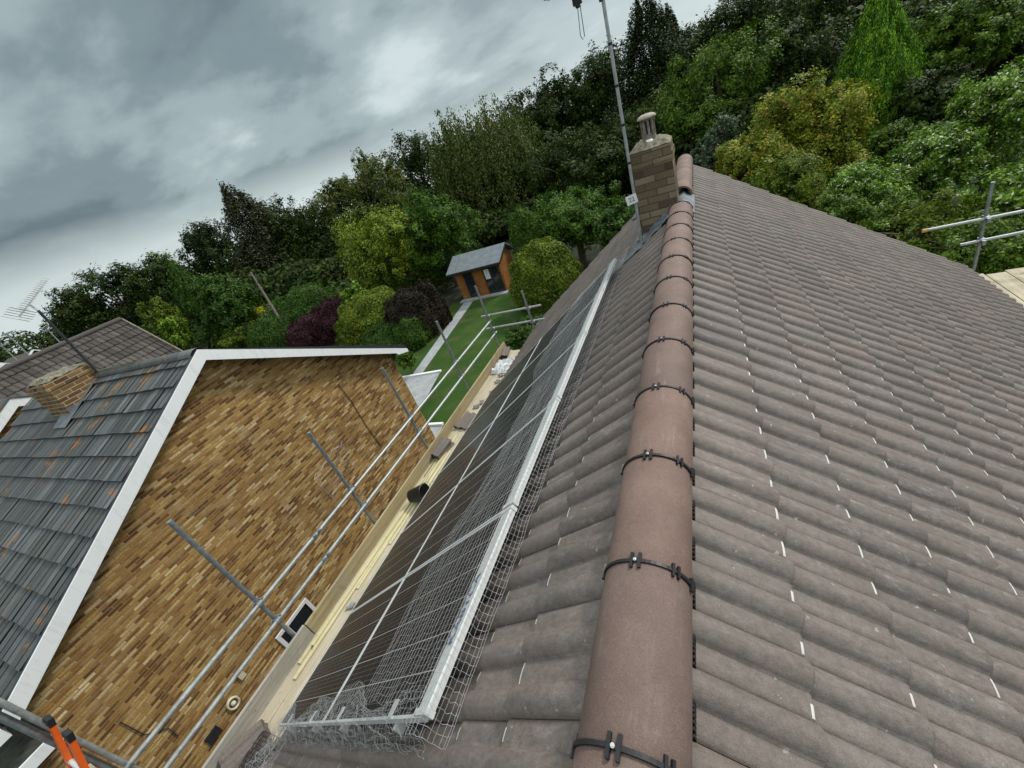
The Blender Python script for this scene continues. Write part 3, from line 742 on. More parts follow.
# loose clamp and scrap
mb = MB(); c = Vector((-4.47, 1.66, ZB+.02)); mb.tube([c-Vector((.05, .03, 0)), c+Vector((.05, .02, .01))], .02, 8); mb.box((c.x-.03, c.y-.01, c.z-.01), (c.x+.03, c.y+.06, c.z+.018))
solo('scaffold_clamp', mb, M['galv_white'], 'loose silver clamp on the boards close to the panel joint', 'clamp', origin=tuple(c))
mb = MB(); c = Vector((-4.70, .04, ZB+.06)); mb.tube([c, c+Vector((.02, .03, .045))], [.018, .012], 8); mb.tube([c-Vector((.03, .1, 0)), c], .01, 8)
solo('gas_torch', mb, [M['orange']], 'small orange nozzle lying at the toe board corner', 'tool', origin=tuple(c))
# clear net bag hanging on a standard
def f_bag(q, t):
    u = q*2-1; z = -2.74-.42*t; w = (.32-.10*abs(u))
    return Vector((SX-.07-.05*math.sin(PI*q)*(1+t)+.02*wob(q*5, t*5), 2.52+.66*q+.03*wob(t*6, q*4)+.10*t*(0.5-q), z+.09*wob(q*3, t*2)+.05*u))
mb = MB(); wires(mb, f_bag, frange(0, 1, 1/13), frange(0, 1, 1/9), .0009, 14, 12, .12)
mb.tube([f_bag(q/10, 0) for q in range(11)], .003, 5); mb.tube([f_bag(0, q/8) for q in range(9)], .002, 5)
solo('wire_mesh', mb, M['wire'], 'scrap of transparent netting caught on the second scaffold upright', 'mesh', origin=(SX, 2.8, -3))

# ladder
lad = thing('ladder', 'orange ladder with black end caps rising past the near end of the scaffold', 'ladder', (-4.56, -2.67, -9))
for x in (-4.746, -4.380):
    mb = MB(); mb.beam((x, -.27, -2.46), (x, -2.67, -9), .030, .085, (1, 0, 0)); part('stile', mb, M['orange'], lad)
    mb = MB(); mb.beam((x, -.252, -2.412), (x, -.275, -2.474), .036, .091, (1, 0, 0)); part('end_cap', mb, M['black'], lad)
for k in range(22):
    t = (.35+k*.28)/6.97; mb = MB(); yy = -.27-2.4*t; zz = -2.46-6.54*t
    mb.tube([(-4.746, yy, zz), (-4.38, yy, zz)], .016, 10); part('rung', mb, M['alu'], lad)
mb = MB(); yy, zz = -.27-2.4*.03, -2.46-6.54*.035; mb.beam((-4.380, yy-.01, zz-.06), (-4.380, yy-.043, zz-.15), .033, .088, (1, 0, 0)); 
part('sticker', mb, M['cream'], lad)

# ------------------------------------------------------------------ scaffold at the far right corner
sr = thing('scaffolding', 'grey scaffold corner with cream boards behind the far right end of the tiled roof', 'scaffolding', (3.82, 8.7, -9))
c0 = at_y(993, 182, 8.75); mb = MB(); mb.tube([(c0.x, 8.75, -9), (c0.x, 8.75, c0.z)], TR, 14); part('standard', mb, M['galv'], sr)
mb = MB(); mb.tube([(c0.x+2.6, 8.75, -9), (c0.x+2.6, 8.75, c0.z-.2)], TR, 14); part('standard', mb, M['galv'], sr)
for (px, py, qx, qy) in ((923, 231, 1024, 211), (960, 245, 1024, 232)):
    a = at_y(px, py, 8.70); b = at_y(qx, qy, 8.70); d = (b-a); b2 = a+d*(3.3/d.length)
    mb = MB(); mb.tube([a, b2], TR, 14); part('guard_rail', mb, M['galv_white'], sr)
    if px == 923:
        mb = MB(); mb.tube([a-d.normalized()*.01, a+d.normalized()*.06], .031, 12); part('end_cap', mb, M['ochre'], sr)
    t = (c0.x-a.x)/d.x; q = a+d*t
    mb = MB(); mb.tube([(q.x, 8.75, q.z-.035), (q.x, 8.75, q.z+.035)], .037, 10); mb.tube([(q.x-.03, 8.70, q.z), (q.x+.03, 8.70, q.z)], .035, 10); mb.box((q.x-.02, 8.62, q.z-.05), (q.x+.02, 8.67, q.z+.02)); part('coupler', mb, M['galv'], sr)
for k in range(5):
    mb = MB(); x = 3.80+k*.235
    mb.box((x-.11, 3.0, -4.25), (x+.11, 8.62-.06*(k % 2), -4.21)); part('scaffold_board', mb, M['board'], sr)
for y in (4.5, 8.4):
    mb = MB(); mb.tube([(3.55, y, -4.28), (5.1, y, -4.28)], TR, 10); part('transom', mb, M['galv'], sr)

# ------------------------------------------------------------------ neighbour's house
NG = math.radians(29); TG = math.tan(NG)
# the near pitch is a little flatter than the far one
nb_ = thing('brick_house', 'buff brick house with white-edged gable facing the scaffold and grey tiled roof', 'house', (-11.4, 3.8, -9))
YR, ZRN = 3.76, -1.14; YN, YF = -.62, 8.14
XL = -14.95
mb = MB()
zr_ = lambda y: ZRN-abs(y-YR)*TG
poly = [(-8, -.46, -9), (-8, 7.83, -9), (-8, 7.83, zr_(7.83)-.10), (-8, YR, ZRN-.10), (-8, -.46, zr_(-.46)-.10)]
mb.slab(poly, (-6.85, 0, 0)); part('wall', mb, M['brick'], nb_)
def grey_slope(sgn, gauge, tw, y_end, mats, x0, x1, phase, yr, zr, tg, lift=.045, grooves=2):
    mb = MB(); rng = random.Random(9); cs = math.cos(math.atan(tg)); sn = math.sin(math.atan(tg))
    smax = abs(y_end-yr)/cs; c = 0; s = phase
    def P(x, s_, h): return Vector((x, yr-sgn*s_*cs-sgn*h*sn*1.0, zr-s_*sn+h*cs))
    while s < smax+gauge*.5:
        a = max(0, s-gauge-.06); b = min(s, smax+.03); x = x0
        while x < x1-.05:
            xe = min(x+tw, x1); j = rng.uniform(-.006, .008); jb = rng.uniform(-.006, .006)
            n = grooves; 
            for q in range(n):
                xa = x+(xe-x)*q/n+.012; xb = x+(xe-x)*(q+1)/n-.012
                if q == n-1: xb -= .004
                h1 = lift+j+.006
                vs = [P(xa, a, .0+j), P(xb, a, .0+j), P(xb, b+jb, h1), P(xa, b+jb, h1), P(xa, b+jb, .0), P(xb, b+jb, .0)]
                mb.add(vs, [(0, 1, 2, 3), (3, 2, 5, 4)] if sgn > 0 else [(3, 2, 1, 0), (4, 5, 2, 3)])
                xm = xb+.008
                mb.add([P(xb, a, -.004), P(xm+.016, a, -.012), P(xm+.016, b+jb, h1-.042), P(xb, b+jb, h1-.042)], [(0, 1, 2, 3)])
            x += tw
        s += gauge
    return mb
mb = grey_slope(1, .385, .34, YN, None, XL, -7.78, .27, YR, ZRN, TG); part('roof_slope', mb, M['slate'], nb_, 'blue-grey slope of lichen-spotted tiles facing the viewer')
mb = grey_slope(-1, .385, .34, YF, None, XL, -7.78, .27, YR, ZRN, TG); part('roof_slope', mb, M['slate'], nb_)
mb = MB()
for sg, ye in ((1, YN), (-1, YF)):
    cs = math.cos(NG); sm_ = abs(ye-YR)
    mb.slab([(XL+.05, YR, ZRN-.02), (-7.80, YR, ZRN-.02), (-7.80, YR-sg*sm_, ZRN-.02-sm_*TG), (XL+.05, YR-sg*sm_, ZRN-.02-sm_*TG)], (0, 0, -.06))
part('roof_deck', mb, M['dark'], nb_)
mb = MB(); x = XL
while x < -7.85:
    P = []
    for xx in (x, x+.44): P.append([Vector((xx, YR+.13*math.cos(t), ZRN-.03+.09*math.sin(t))) for t in [PI*k/8 for k in range(9)]])
    mb.grid(P); x += .45
part('ridge_row', mb, M['slate'], nb_)
# bargeboards with dark verge under the tiles
for sg, ye in ((1, -.60), (-1, 8.22)):
    dy = abs(ye-YR); of = .035 if sg > 0 else -.085; w = .205 if sg > 0 else .19
    mb = MB(); zt = lambda d: ZRN+of-d*TG
    if sg > 0: pl = [(-7.70, YR, ZRN+of), (-7.70, ye, zt(dy)+.02), (-7.70, ye+.04, zt(dy-.04)-w), (-7.70, YR, ZRN+of-w)]
    else: pl = [(-7.70, YR, ZRN+.035), (-7.70, YR, ZRN-.17), (-7.70, ye-.46, zt(dy-.46)-.145), (-7.70, ye-.40, zt(dy-.4)-.19), (-7.70, ye, zt(dy)-.10), (-7.70, ye, zt(dy))]
    mb.slab(pl, (-.03, 0, 0)); part('bargeboard', mb, M['white'], nb_)
    mb = MB(); pl = [(-7.735, YR, ZRN+.045), (-7.735, ye, ZRN-dy*TG+.045), (-7.735, ye, ZRN-dy*TG-.06), (-7.735, YR, ZRN-.06)]
    mb.slab(pl, (-.07, 0, 0)); part('verge', mb, M['dark'], nb_)
    mb = MB(); pl = [(-7.735, YR, ZRN-.10), (-7.735, ye, ZRN-dy*TG-.10), (-7.995, ye, ZRN-dy*TG-.10), (-7.995, YR, ZRN-.10)]
    mb.slab(pl, (0, 0, -.02)); part('soffit', mb, M['dark'], nb_)
# single-storey flat-roofed extension at the near corner
mb = MB(); mb.box((-14, -4.2, -9), (-8.004, -.463, -4.34)); part('extension_wall', mb, M['brick'], nb_)
mb = MB(); mb.box((-14.1, -4.3, -4.30), (-7.86, -.464, -4.20)); part('flat_roof', mb, M['moss'], nb_, 'dark mossy flat roof of the extension')
mb = MB(); mb.box((-7.855, -4.3, -4.345), (-7.825, -.50, -4.185)); part('fascia', mb, M['white'], nb_)
mb = MB(); mb.box((-7.95, -.80, -3.75), (-7.70, -.64, -3.60)); part('gutter_box', mb, M['white'], nb_)
# eaves gutter and lower lean-to edge at the near corner
mb = MB(); P = []
for x in (XL, -7.75): P.append([Vector((x, YN-.02-.06+.06*math.cos(t), zr_(YN)-.03-.06*math.sin(t))) for t in [PI*k/8 for k in range(9)]])
mb.grid(P); part('gutter', mb, M['white'], nb_)
# chimney of the neighbour
NCX = -11.5; mb = MB(); mb.box((NCX-.95, 2.93, -2.2), (NCX, 3.70, -.86))
mb.box((NCX-.97, 2.91, -1.02), (NCX+.02, 3.72, -.94))
nch = part('chimney', mb, M['brick_red'], nb_, 'squat orange-brown brick chimney')
mb = MB(); P = []
for i in range(8):
    P.append([Vector((NCX-.94+.93*i/7, 2.95+.74*j/7, -.875+(.06 if 0 < i < 7 and 0 < j < 7 else 0)+.05*random.random())) for j in range(8)])
mb.grid(P, smooth=False); part('mortar_cap', mb, M['mortar'], nch)
mb = MB(); g = lambda x, y, h: Vector((x, y, zr_(y)+h))
P = [[g(x, y, .065) for x in (NCX-.5, NCX-.2, NCX, NCX+.16)] for y in (2.66, 2.8, 2.925)]; mb.grid(P)
P = [[g(x, y, .06) for x in (NCX+.003, NCX+.16)] for y in (2.7, 3.0, 3.3, 3.6)]; mb.grid(P)
mb.box((NCX, 2.92, -1.75), (NCX+.012, 3.68, -1.42)); 
part('lead_flashing', mb, M['lead'], nch)
mb = MB(); mb.slab([(NCX-.2, 3.72, ZRN+.04), (NCX+1.6, 3.72, ZRN+.05), (NCX+1.7, 3.86, ZRN-.0), (NCX-.2, 3.9, ZRN+.0)], (0, 0, .05)); part('ridge_mortar', mb, M['mortar'], nb_)
# window, vents, cables on the gable
w0 = Vector((-8, 1.668, -6.70)); wd = thing  # window spans y 1.67..2.45, z -6.70..-6.25
mb = MB(); y0, y1, z0, z1 = 1.66, 2.47, -7.15, -6.25
X = -7.97
mb.box((-8.05, y0, z0), (X, y0+.07, z1)); mb.box((-8.05, y1-.07, z0), (X, y1, z1)); mb.box((-8.05, y0+.07, z1-.07), (X, y1-.07, z1)); mb.box((-8.05, y0+.07, z0), (X, y1-.07, z0+.07))
mb.box((-8.05, y0+.22, z0+.07), (X-.004, y0+.27, z1-.07))
win = part('window', mb, M['upvc'], nb_, 'small white-framed window low on the gable')
mb = MB(); mb.box((-8.04, y0+.07, z0+.07), (-7.992, y1-.07, z1-.07)); part('pane', mb, M['pane'], win)
mb = MB(); mb.box((-8, y0-.05, z0-.05), (-7.92, y1+.05, z0-.004)); part('sill', mb, M['upvc'], win)
mb = MB(); c = Vector((-8, .627, -6.35)); n = 24
for (ra, rb, xa, xb) in ((.10, .075, .035, .04), (.04, 0.0, .03, .04)):
    ring = []
    P = [[c+Vector((xx, r*math.cos(2*PI*k/n)*1.0, r*math.sin(2*PI*k/n)*1.25)) for k in range(n+1)] for r, xx in ((ra, 0), (ra, xa), (rb, xb), (rb*.9, .012))]
    mb.grid(P)
part('vent_outlet', mb, M['ceramic'], nb_, 'round cream vent on the gable')
mb = MB(); mb.box((-8, .92, -6.19), (-7.96, 1.02, -6.06)); part('sensor_box', mb, M['ceramic'], nb_)
mb = MB(); mb.box((-8, .08, -6.50), (-7.985, .30, -6.32)); 
for k in range(4): mb.box((-7.99, .08, -6.49+k*.045), (-7.978, .30, -6.47+k*.045))
part('air_brick', mb, M['dark'], nb_)
mb = MB(); pt = [at_x(px, py, -7.985) for px, py in ((339, 385), (352, 402), (366, 425), (381, 446))]; mb.tube(pt, .008, 6); part('cable', mb, M['dark'], nb_)
mb = MB(); pt = [at_x(px, py, -7.985) for px, py in ((120, 722), (145, 735), (168, 728), (178, 736))]; mb.tube(pt, .007, 6); part('cable', mb, M['dark'], nb_)
# aerial on the neighbour's chimney
ya = thing('tv_aerial', 'dark pole with broad many-barred aerial rising from the orange brick chimney', 'aerial', (-11.42, 3.60, -1.4))
XA = -11.45
t0 = at_x(104, 384, XA); t1 = at_x(42, 309, XA); t0.y = t1.y = (t0.y+t1.y)/2
mb = MB(); mb.tube([t0-Vector((0, 0, .1)), t1], .026, 10); part('pole', mb, M['dark'], ya)
b0 = at_x(19, 317, XA); b1 = at_x(46, 281, XA); r0 = at_x(4, 313, XA); r1 = at_x(33, 318.5, XA)
mb = MB(); mb.beam(b0, b1, .03, .03); mb.beam(t1, b0+(b1-b0)*.35, .03, .03); part('boom', mb, M['alu'], ya)
mb = MB(); rd = (r1-r0)
for k in range(9):
    off = (b1-b0).normalized()*(-.06+.028*k)+Vector((.0, 0, 0)); xx = .16*(1 if k % 2 else -1)
    mb.tube([r0+off*.9+Vector((xx*.4, 0, 0)), r1+off*.9+Vector((xx*.4, 0, 0))], .007, 6)
for k in range(16):
    t = .18+.82*k/15; c = b0+(b1-b0)*t; L = .42*(1-t*.45)
    for xx in (-.10, .10):
        e = rd*(L*.5); mb.tube([c-e+Vector((xx, 0, .03)), c+e*.9+Vector((xx, 0, .03))], .0075, 5)
part('element_row', mb, M['alu'], ya)

# ------------------------------------------------------------------ houses behind the neighbour
h3 = thing('distant_house', 'house with plain dark brown roof behind the orange brick chimney', 'house', (-20, 5.5, -9))
RX, RZ = -20.0, -.66; tg3 = math.tan(math.radians(40))
def brown_slope(x_r, z_r, xe, y0, y1, tgx, gauge=.34, tw=.34):
    mb = MB(); rng = random.Random(4); an = math.atan(tgx); cs, sn = math.cos(an), math.sin(an); sgn = 1 if xe > x_r else -1
    smax = abs(xe-x_r)/cs; s = gauge
    P = lambda s_, y, h: Vector((x_r+sgn*(s_*cs+h*sn), y, z_r-s_*sn+h*cs))
    while s < smax+.2:
        y = y0
        while y < y1-.02:
            ye = min(y+tw, y1)-.006; j = rng.uniform(-.006, .006)
            for q in range(2):
                ya, yb = y+(ye-y)*q/2, y+(ye-y)*(q+1)/2; ym = (ya+yb)/2
                pts = [(ya, 0), (ya+(yb-ya)*.25, .035), (ya+(yb-ya)*.5, .0), (yb, 0)]
                vs = []
                for (sa, hh) in ((max(0, s-gauge-.05), 0), (s, .03), (s, .0)):
                    vs += [P(sa, yy, (h_ if hh else h_)+hh+j-(.02 if (sa == s and hh == 0) else 0)) for yy, h_ in pts]
                mb.add(vs, [(0, 1, 5, 4), (1, 2, 6, 5), (2, 3, 7, 6), (4, 5, 9, 8), (5, 6, 10, 9), (6, 7, 11, 10)])
            y += tw
        s += gauge
    return mb
part('roof_slope', brown_slope(RX, RZ, -17.2, -1.5, 8.25, tg3), M['browntile'], h3)
part('roof_slope', brown_slope(RX, RZ, -22.8, -1.5, 8.25, tg3), M['browntile'], h3)
mb = MB(); 
mb.tube([(RX, -1.5, RZ+.03), (RX, 8.25, RZ+.03)], .09, 8); part('ridge_row', mb, M['browntile'], h3)
mb = MB(); mb.slab([(-22.6, 8.1, -9), (-17.4, 8.1, -9), (-17.4, 8.1, RZ-2.6*tg3-.1), (RX, 8.1, RZ-.12), (-22.6, 8.1, RZ-2.6*tg3-.1)], (0, -9.4, 0)); part('wall', mb, M['brick'], h3)
mb = MB(); mb.beam((RX, 8.26, RZ+.02), (-17.2, 8.26, RZ-2.8*tg3+.02), .05, .10); part('verge', mb, M['mortar'], h3)
# second buff gable further along the row
h4 = thing('brick_house', 'far buff brick house of which only a white-edged gable corner shows at the left edge', 'house', (-17.2, 3.6, -9))
YR4, ZR4 = 3.60, -1.22; zz4 = lambda y: ZR4-abs(y-YR4)*TG
mb = MB(); mb.slab([(-17.05, -.4, -9), (-17.05, 5.6, -9), (-17.05, 5.6, zz4(5.6)-.1), (-17.05, YR4, ZR4-.1), (-17.05, -.4, zz4(-.4)-.1)], (-.30, 0, 0)); part('wall', mb, M['brick'], h4)
for sg, ye in ((1, -.7), (-1, 5.7)):
    dy = abs(ye-YR4); mb = MB(); mb.slab([(-16.8, YR4, ZR4), (-16.8, ye, ZR4-dy*TG), (-16.8, ye, ZR4-dy*TG-.25), (-16.8, YR4, ZR4-.25)], (-.04, 0, 0)); part('bargeboard', mb, M['white'], h4)
    mb = MB(); mb.slab([(-16.78, YR4, ZR4+.06), (-16.78, ye, ZR4-dy*TG+.06), (-17.4, ye, ZR4-dy*TG+.06), (-17.4, YR4, ZR4+.06)], (0, 0, -.05)); part('roof_slope', mb, M['slate'], h4)
# distant white gable and pale roof
h5 = thing('distant_house', 'tiny distant house with white gable edge and pale lean-to roof', 'house', (-40, 11.2, -9))
a = at_x(27, 359, -40); b = at_x(33, 350, -40); c = at_x(49, 351.5, -40)
mb = MB(); mb.beam(a, b, .06, .28, (1, 0, 0)); mb.beam(b, c, .06, .28, (1, 0, 0)); part('bargeboard', mb, M['white'], h5)
mb = MB(); mb.slab([a+Vector((-.1, -.2, 0)), b+Vector((-.1, 0, 0)), c+Vector((-.1, 0, 0)), Vector((-40.1, c.y, -9)), Vector((-40.1, a.y-.2, -9))], (-5, 0, 0)); part('wall', mb, M['browntile'], h5)
mb = MB(); mb.slab([at_x(31, 359, -38), at_x(47, 353, -38), at_x(52, 357, -36.5), at_x(37, 365, -36.5)], (0, 0, -.2)); part('roof_slope', mb, M['paving'], h5)
h6 = thing('distant_house', 'tiny distant white gable end cut by the left edge of the photo', 'house', (-42, 10, -9))
a = at_x(0, 368, -42); b = at_x(-8, 362, -42); c = at_x(15, 363.5, -42)
mb = MB(); mb.slab([a, b, c, a+Vector((0, .4, .1))], (-.1, 0, 0)); part('bargeboard', mb, M['white'], h6)
mb = MB(); mb.slab([a+Vector((-.12, -1.2, -.6)), b+Vector((-.12, -.5, -.2)), c+Vector((-.12, 0, -.1)), Vector((-42.12, c.y, -9)), Vector((-42.12, a.y-1.5, -9))], (-5, 0, 0)); part('wall', mb, M['browntile'], h6)
for i, (px, py, qx, qy, lb) in enumerate([(7, 334, 22, 350, 'small pale aerial pole, middle of the three over the far roofs'), (2, 346, 15, 363, 'small pale aerial pole at the left edge over the far roofs'), (48, 330, 62, 342, 'small pale aerial pole nearest the dark chimney aerial')]):
    t1 = at_x(px, py, -38); t0 = at_x(qx, qy, -38); t0.y = t1.y
    t = thing('tv_aerial', lb, 'aerial', tuple(t0), 'far roof aerials')
    mb = MB(); mb.tube([t0-Vector((0, 0, 1.8)), t1], .035, 6); part('pole', mb, M['galv_white'], t)
    mb = MB(); mb.beam(t1-Vector((0, .25, -.05)), t1+Vector((0, .3, .05)), .05, .05)
    for k in range(4): mb.box((t1.x-.25, t1.y-.2+k*.14, t1.z-.02), (t1.x+.25, t1.y-.17+k*.14, t1.z+.05))
    part('element_row', mb, M['galv_white'], t)

# ------------------------------------------------------------------ ground, lawn, paths, shed
def sheet(name, poly, z, mat, kind='structure'):
    mb = MB(); mb.add([(x, y, z) for x, y in poly], [tuple(range(len(poly)))]); return solo(name, mb, mat, kind=kind)
sheet('ground', [(-320, -320), (320, -320), (320, 320), (-320, 320)], -9.02, M['soil'])
lp_ = [at_z(*p, -9) for p in ((403, 368), (470, 297), (560, 275))]
sheet('lawn', [(-17.9, 15.0), (-18.8, 27.2), (-4.0, 27.6), (-3.8, 9.5), (-12.6, 9.5), (-13.4, 15.0)], -9.0+.006, M['grass'])
pc_ = [at_z(*p, -9) for p in ((466, 300), (474, 300), (417, 381), (408, 381))]
sheet('path', [(p.x, p.y) for p in pc_], -9+.014, M['paving'])
sheet('patio', [(-17, 15.9), (-13.75, 16.15), (-13.0, 12.8), (-12.9, 11.0), (-17, 11.0)], -9+.012, M['paving'])
mb = MB(); mb.beam((-17, 15.95, -8.97), (-13.72, 16.2, -8.97), .16, .12); solo('patio_kerb', mb, M['white'], kind='structure')
sheet('path', [(-14, 11.42), (-10.9, 11.42), (-10.2, 8.5), (-14, 8.5)], -9+.017, M['paving'])
mb = MB(); mb.beam((-13.6, 11.45, -8.96), (-10.9, 11.45, -8.96), .14, .14); solo('path_kerb', mb, M['white'], kind='structure')

shed = thing('garden_office', 'small garden office with orange cedar cladding, dark doors and grey pitched roof', 'garden room', (-15, 28, -9))
SY = 27.35; ZG = -9.0; hb = 2.25
xa, xb = -17.75, -13.80
mb = MB(); mb.box((xa, SY, ZG), (xb, SY+2.6, ZG+hb))
mb.slab([(xb, SY, ZG+hb), (xb, SY+2.6, ZG+hb), (xb, SY+1.6, ZG+3.0)], (-(xb-xa), 0, 0))
part('wall', mb, M['clad'], shed)
mb = MB()
for (x, w) in ((-17.3, .07), (-16.15, .06), (-15.42, .05), (-13.87, .05)):
    mb = MB(); mb.box((x, SY-.035, ZG+.05), (x+w, SY-.003, ZG+hb-.02)); part('cladding_post', mb, M['clad'], shed)
e0 = Vector((xa-.50, SY-.35, ZG+hb+.02)); e1 = Vector((xb+.30, SY-.35, ZG+hb+.02)); rg1 = Vector((xb+.30, SY+1.6, ZG+3.10)); rg0 = Vector((xa-.50, SY+1.6, ZG+3.10))
mb = MB(); mb.slab([e0, e1, rg1, rg0], (0, 0, .09)); part('roof', mb, M['shedroof'], shed)
mb = MB(); mb.slab([rg0, rg1, Vector((xb+.3, SY+2.9, ZG+hb)), Vector((xa-.35, SY+2.9, ZG+hb))], (0, 0, .09)); part('roof', mb, M['shedroof'], shed)
mb = MB(); mb.box((xa-.36, SY-.38, ZG+hb-.05), (xb+.31, SY-.352, ZG+hb+.09)); mb.beam(e1+Vector((.015, 0, .03)), rg1+Vector((.015, 0, .03)), .03, .17); part('fascia', mb, M['dark'], shed)
for (x0, x1) in ((-17.05, -16.22), (-15.30, -13.95)):
    mb = MB(); mb.box((x0, SY-.05, ZG+.08), (x1, SY-.004, ZG+2.1)); d = part('door', mb, M['dark'], shed)
    mb = MB(); n = 1 if x1-x0 < 1 else 2; w = (x1-x0)/n
    for k in range(n): mb.box((x0+k*w+.08, SY-.058, ZG+.2), (x0+(k+1)*w-.08, SY-.052, ZG+2.0))
    part('pane', mb, M['pane'], d)
mb = MB(); mb.box((-15.18, SY-.07, ZG+1.25), (-14.75, SY-.06, ZG+2.0)); part('blind', mb, M['cloth'], shed)
mb = MB(); mb.box((xa-.1, SY-.6, ZG), (xb+.1, SY-.052, ZG+.10)); part('step', mb, M['paving'], shed)

# ------------------------------------------------------------------ vegetation
def leaf_mesh(name, C, Nn, size, asp, mat, rng, up=None, fold=True):
    n = len(C)
    Nn = Nn/np.maximum(np.linalg.norm(Nn, axis=1, keepdims=True), 1e-6)
    r = rng.normal(size=(n, 3)) if up is None else up
    a = np.cross(Nn, r); a /= np.maximum(np.linalg.norm(a, axis=1, keepdims=True), 1e-6); b = np.cross(Nn, a)
    if up is not None: a, b = b, a
    L = (size*rng.uniform(.65, 1.35, n))[:, None]; W = L*asp
    V = np.empty((n, 4, 3)); V[:, 0] = C-a*L; V[:, 1] = C-b*W+Nn*L*.15; V[:, 2] = C+a*L; V[:, 3] = C+b*W+Nn*L*.15
    me = bpy.data.meshes.new(name); me.vertices.add(n*4); me.vertices.foreach_set('co', V.astype(np.float32).ravel())
    me.loops.add(n*4); me.loops.foreach_set('vertex_index', np.arange(n*4, dtype=np.int32))
    me.polygons.add(n); me.polygons.foreach_set('loop_start', np.arange(0, n*4, 4, dtype=np.int32))
    me.polygons.foreach_set('material_index', np.zeros(n, dtype=np.int32))
    me.materials.append(mat); me.update(calc_edges=True); me.validate(); return me
def sph(n, rng):
    v = rng.normal(size=(n, 3)); return v/np.linalg.norm(v, axis=1, keepdims=True)
def crown_pts(kind, R, RZ, n, rng):
    """local points around crown centre, with normals"""
    if kind in ('broad', 'airy'):
        nl = 19 if kind == 'broad' else 24
        d = sph(nl, rng); d[:, 2] = np.where(d[:, 2] < -.5, -d[:, 2], d[:, 2])
        lc = d*np.array([R, R, RZ])*rng.uniform(.45, .72, (nl, 1)); lr = rng.uniform(.20, .40, nl) if kind == 'broad' else rng.uniform(.16, .34, nl)
        lc = np.vstack([lc, [[0, 0, 0]]]); lr = np.append(lr, .55 if kind == 'broad' else .35)
        wts = lr**2; k = rng.choice(nl+1, n, p=wts/wts.sum())
        ncl = 20; cd = sph((nl+1)*ncl, rng).reshape(nl+1, ncl, 3)
        q = rng.integers(0, ncl, n); dd = cd[k, q]; 
        rad = (lr[k]*rng.uniform(.78, 1.05, n))[:, None]
        jit = rng.normal(size=(n, 3))*(lr[k]*.13)[:, None]
        sc_ = np.array([R, R, (RZ+R)/2])
        P = lc[k]+(dd*rad+jit)*sc_
        N = dd*.9+rng.normal(size=(n, 3))*.38+np.array([0, 0, .45])
        return P, N, None
    if kind == 'conifer':
        nb = 170; t = rng.uniform(0, .97, nb)**.8; ang = rng.uniform(0, 2*PI, nb)
        k = rng.integers(0, nb, n); u = rng.uniform(.05, 1, n)**.7
        rr = ((1-t[k])**.62*u*(.55+.6*rng.random(nb)[k])+.05)*R
        z = (t[k]*2-1)*RZ - u*u*.16*R*2+rng.normal(size=n)*.05*R
        sp = rng.normal(size=n)*.09*(1+u)
        a = ang[k]+sp
        P = np.stack([rr*np.cos(a), rr*np.sin(a), z], 1)
        N = np.stack([np.cos(a)*.3, np.sin(a)*.3, np.ones(n)], 1)+rng.normal(size=(n, 3))*.5
        return P, N, None
    if kind == 'cypress':
        t = rng.uniform(0, 1, n); ang = rng.uniform(0, 2*PI, n)
        prof_ = np.minimum(1, (1-t)*1.9)**.75*np.minimum(1, .55+t*2)
        clump = 1+.13*np.sin(ang*7+t*17)+.09*np.sin(ang*15-t*33)
        rr = R*prof_*clump*(1-.35*rng.random(n)**2.5)
        P = np.stack([rr*np.cos(ang), rr*np.sin(ang), (t*2-1)*RZ+rng.normal(size=n)*.03*RZ], 1)
        N = np.stack([np.cos(ang), np.sin(ang), .2*np.ones(n)], 1)+rng.normal(size=(n, 3))*.35
        up = np.stack([np.cos(ang)*.25, np.sin(ang)*.25, np.ones(n)], 1)+rng.normal(size=(n, 3))*.2
        return P, N, up
    if kind == 'willow':
        ns = max(60, n//55); d = sph(ns, rng); d[:, 2] = np.abs(d[:, 2])*.9+.02
        st = d*np.array([R, R, RZ])*rng.uniform(.55, 1.02, (ns, 1)); ln = rng.uniform(.35, .95, ns)*RZ*1.1
        k = rng.integers(0, ns, n); u = rng.random(n)
        P = st[k]+np.stack([d[k, 0]*u*.12*R, d[k, 1]*u*.12*R, -u*ln[k]], 1)+rng.normal(size=(n, 3))*.035*R*np.array([1, 1, .5])
        N = np.stack([d[k, 0], d[k, 1], .25*np.ones(n)], 1)+rng.normal(size=(n, 3))*.5
        up = np.tile(np.array([[0, 0, 1.0]]), (n, 1))+rng.normal(size=(n, 3))*.25
        return P, N, up
    if kind == 'dome':
        d = sph(n, rng); d[:, 2] = np.where(d[:, 2] < -.35, -d[:, 2], d[:, 2])
        b = 1+.07*np.sin(d[:, 0]*9+2)*np.cos(d[:, 1]*8)+.05*np.sin(d[:, 2]*13+d[:, 0]*7)
        P = d*np.array([R, R, RZ])*(b*(1-.16*rng.random(n)**2))[:, None]
        N = d+rng.normal(size=(n, 3))*.5
        return P, N, None
LM = {}
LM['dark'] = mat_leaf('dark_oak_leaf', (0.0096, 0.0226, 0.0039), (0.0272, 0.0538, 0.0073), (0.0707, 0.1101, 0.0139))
LM['mid'] = mat_leaf('mid_green_leaf', (0.0243, 0.0597, 0.0056), (0.0719, 0.1415, 0.0119), (0.1788, 0.2760, 0.0253))
LM['olive'] = mat_leaf('olive_birch_leaf', (0.0248, 0.0384, 0.0064), (0.0784, 0.1032, 0.0200), (0.1680, 0.2016, 0.0472))
LM['conif'] = mat_leaf('dark_needle', (0.0083, 0.0191, 0.0048), (0.0220, 0.0435, 0.0103), (0.0524, 0.0800, 0.0169))
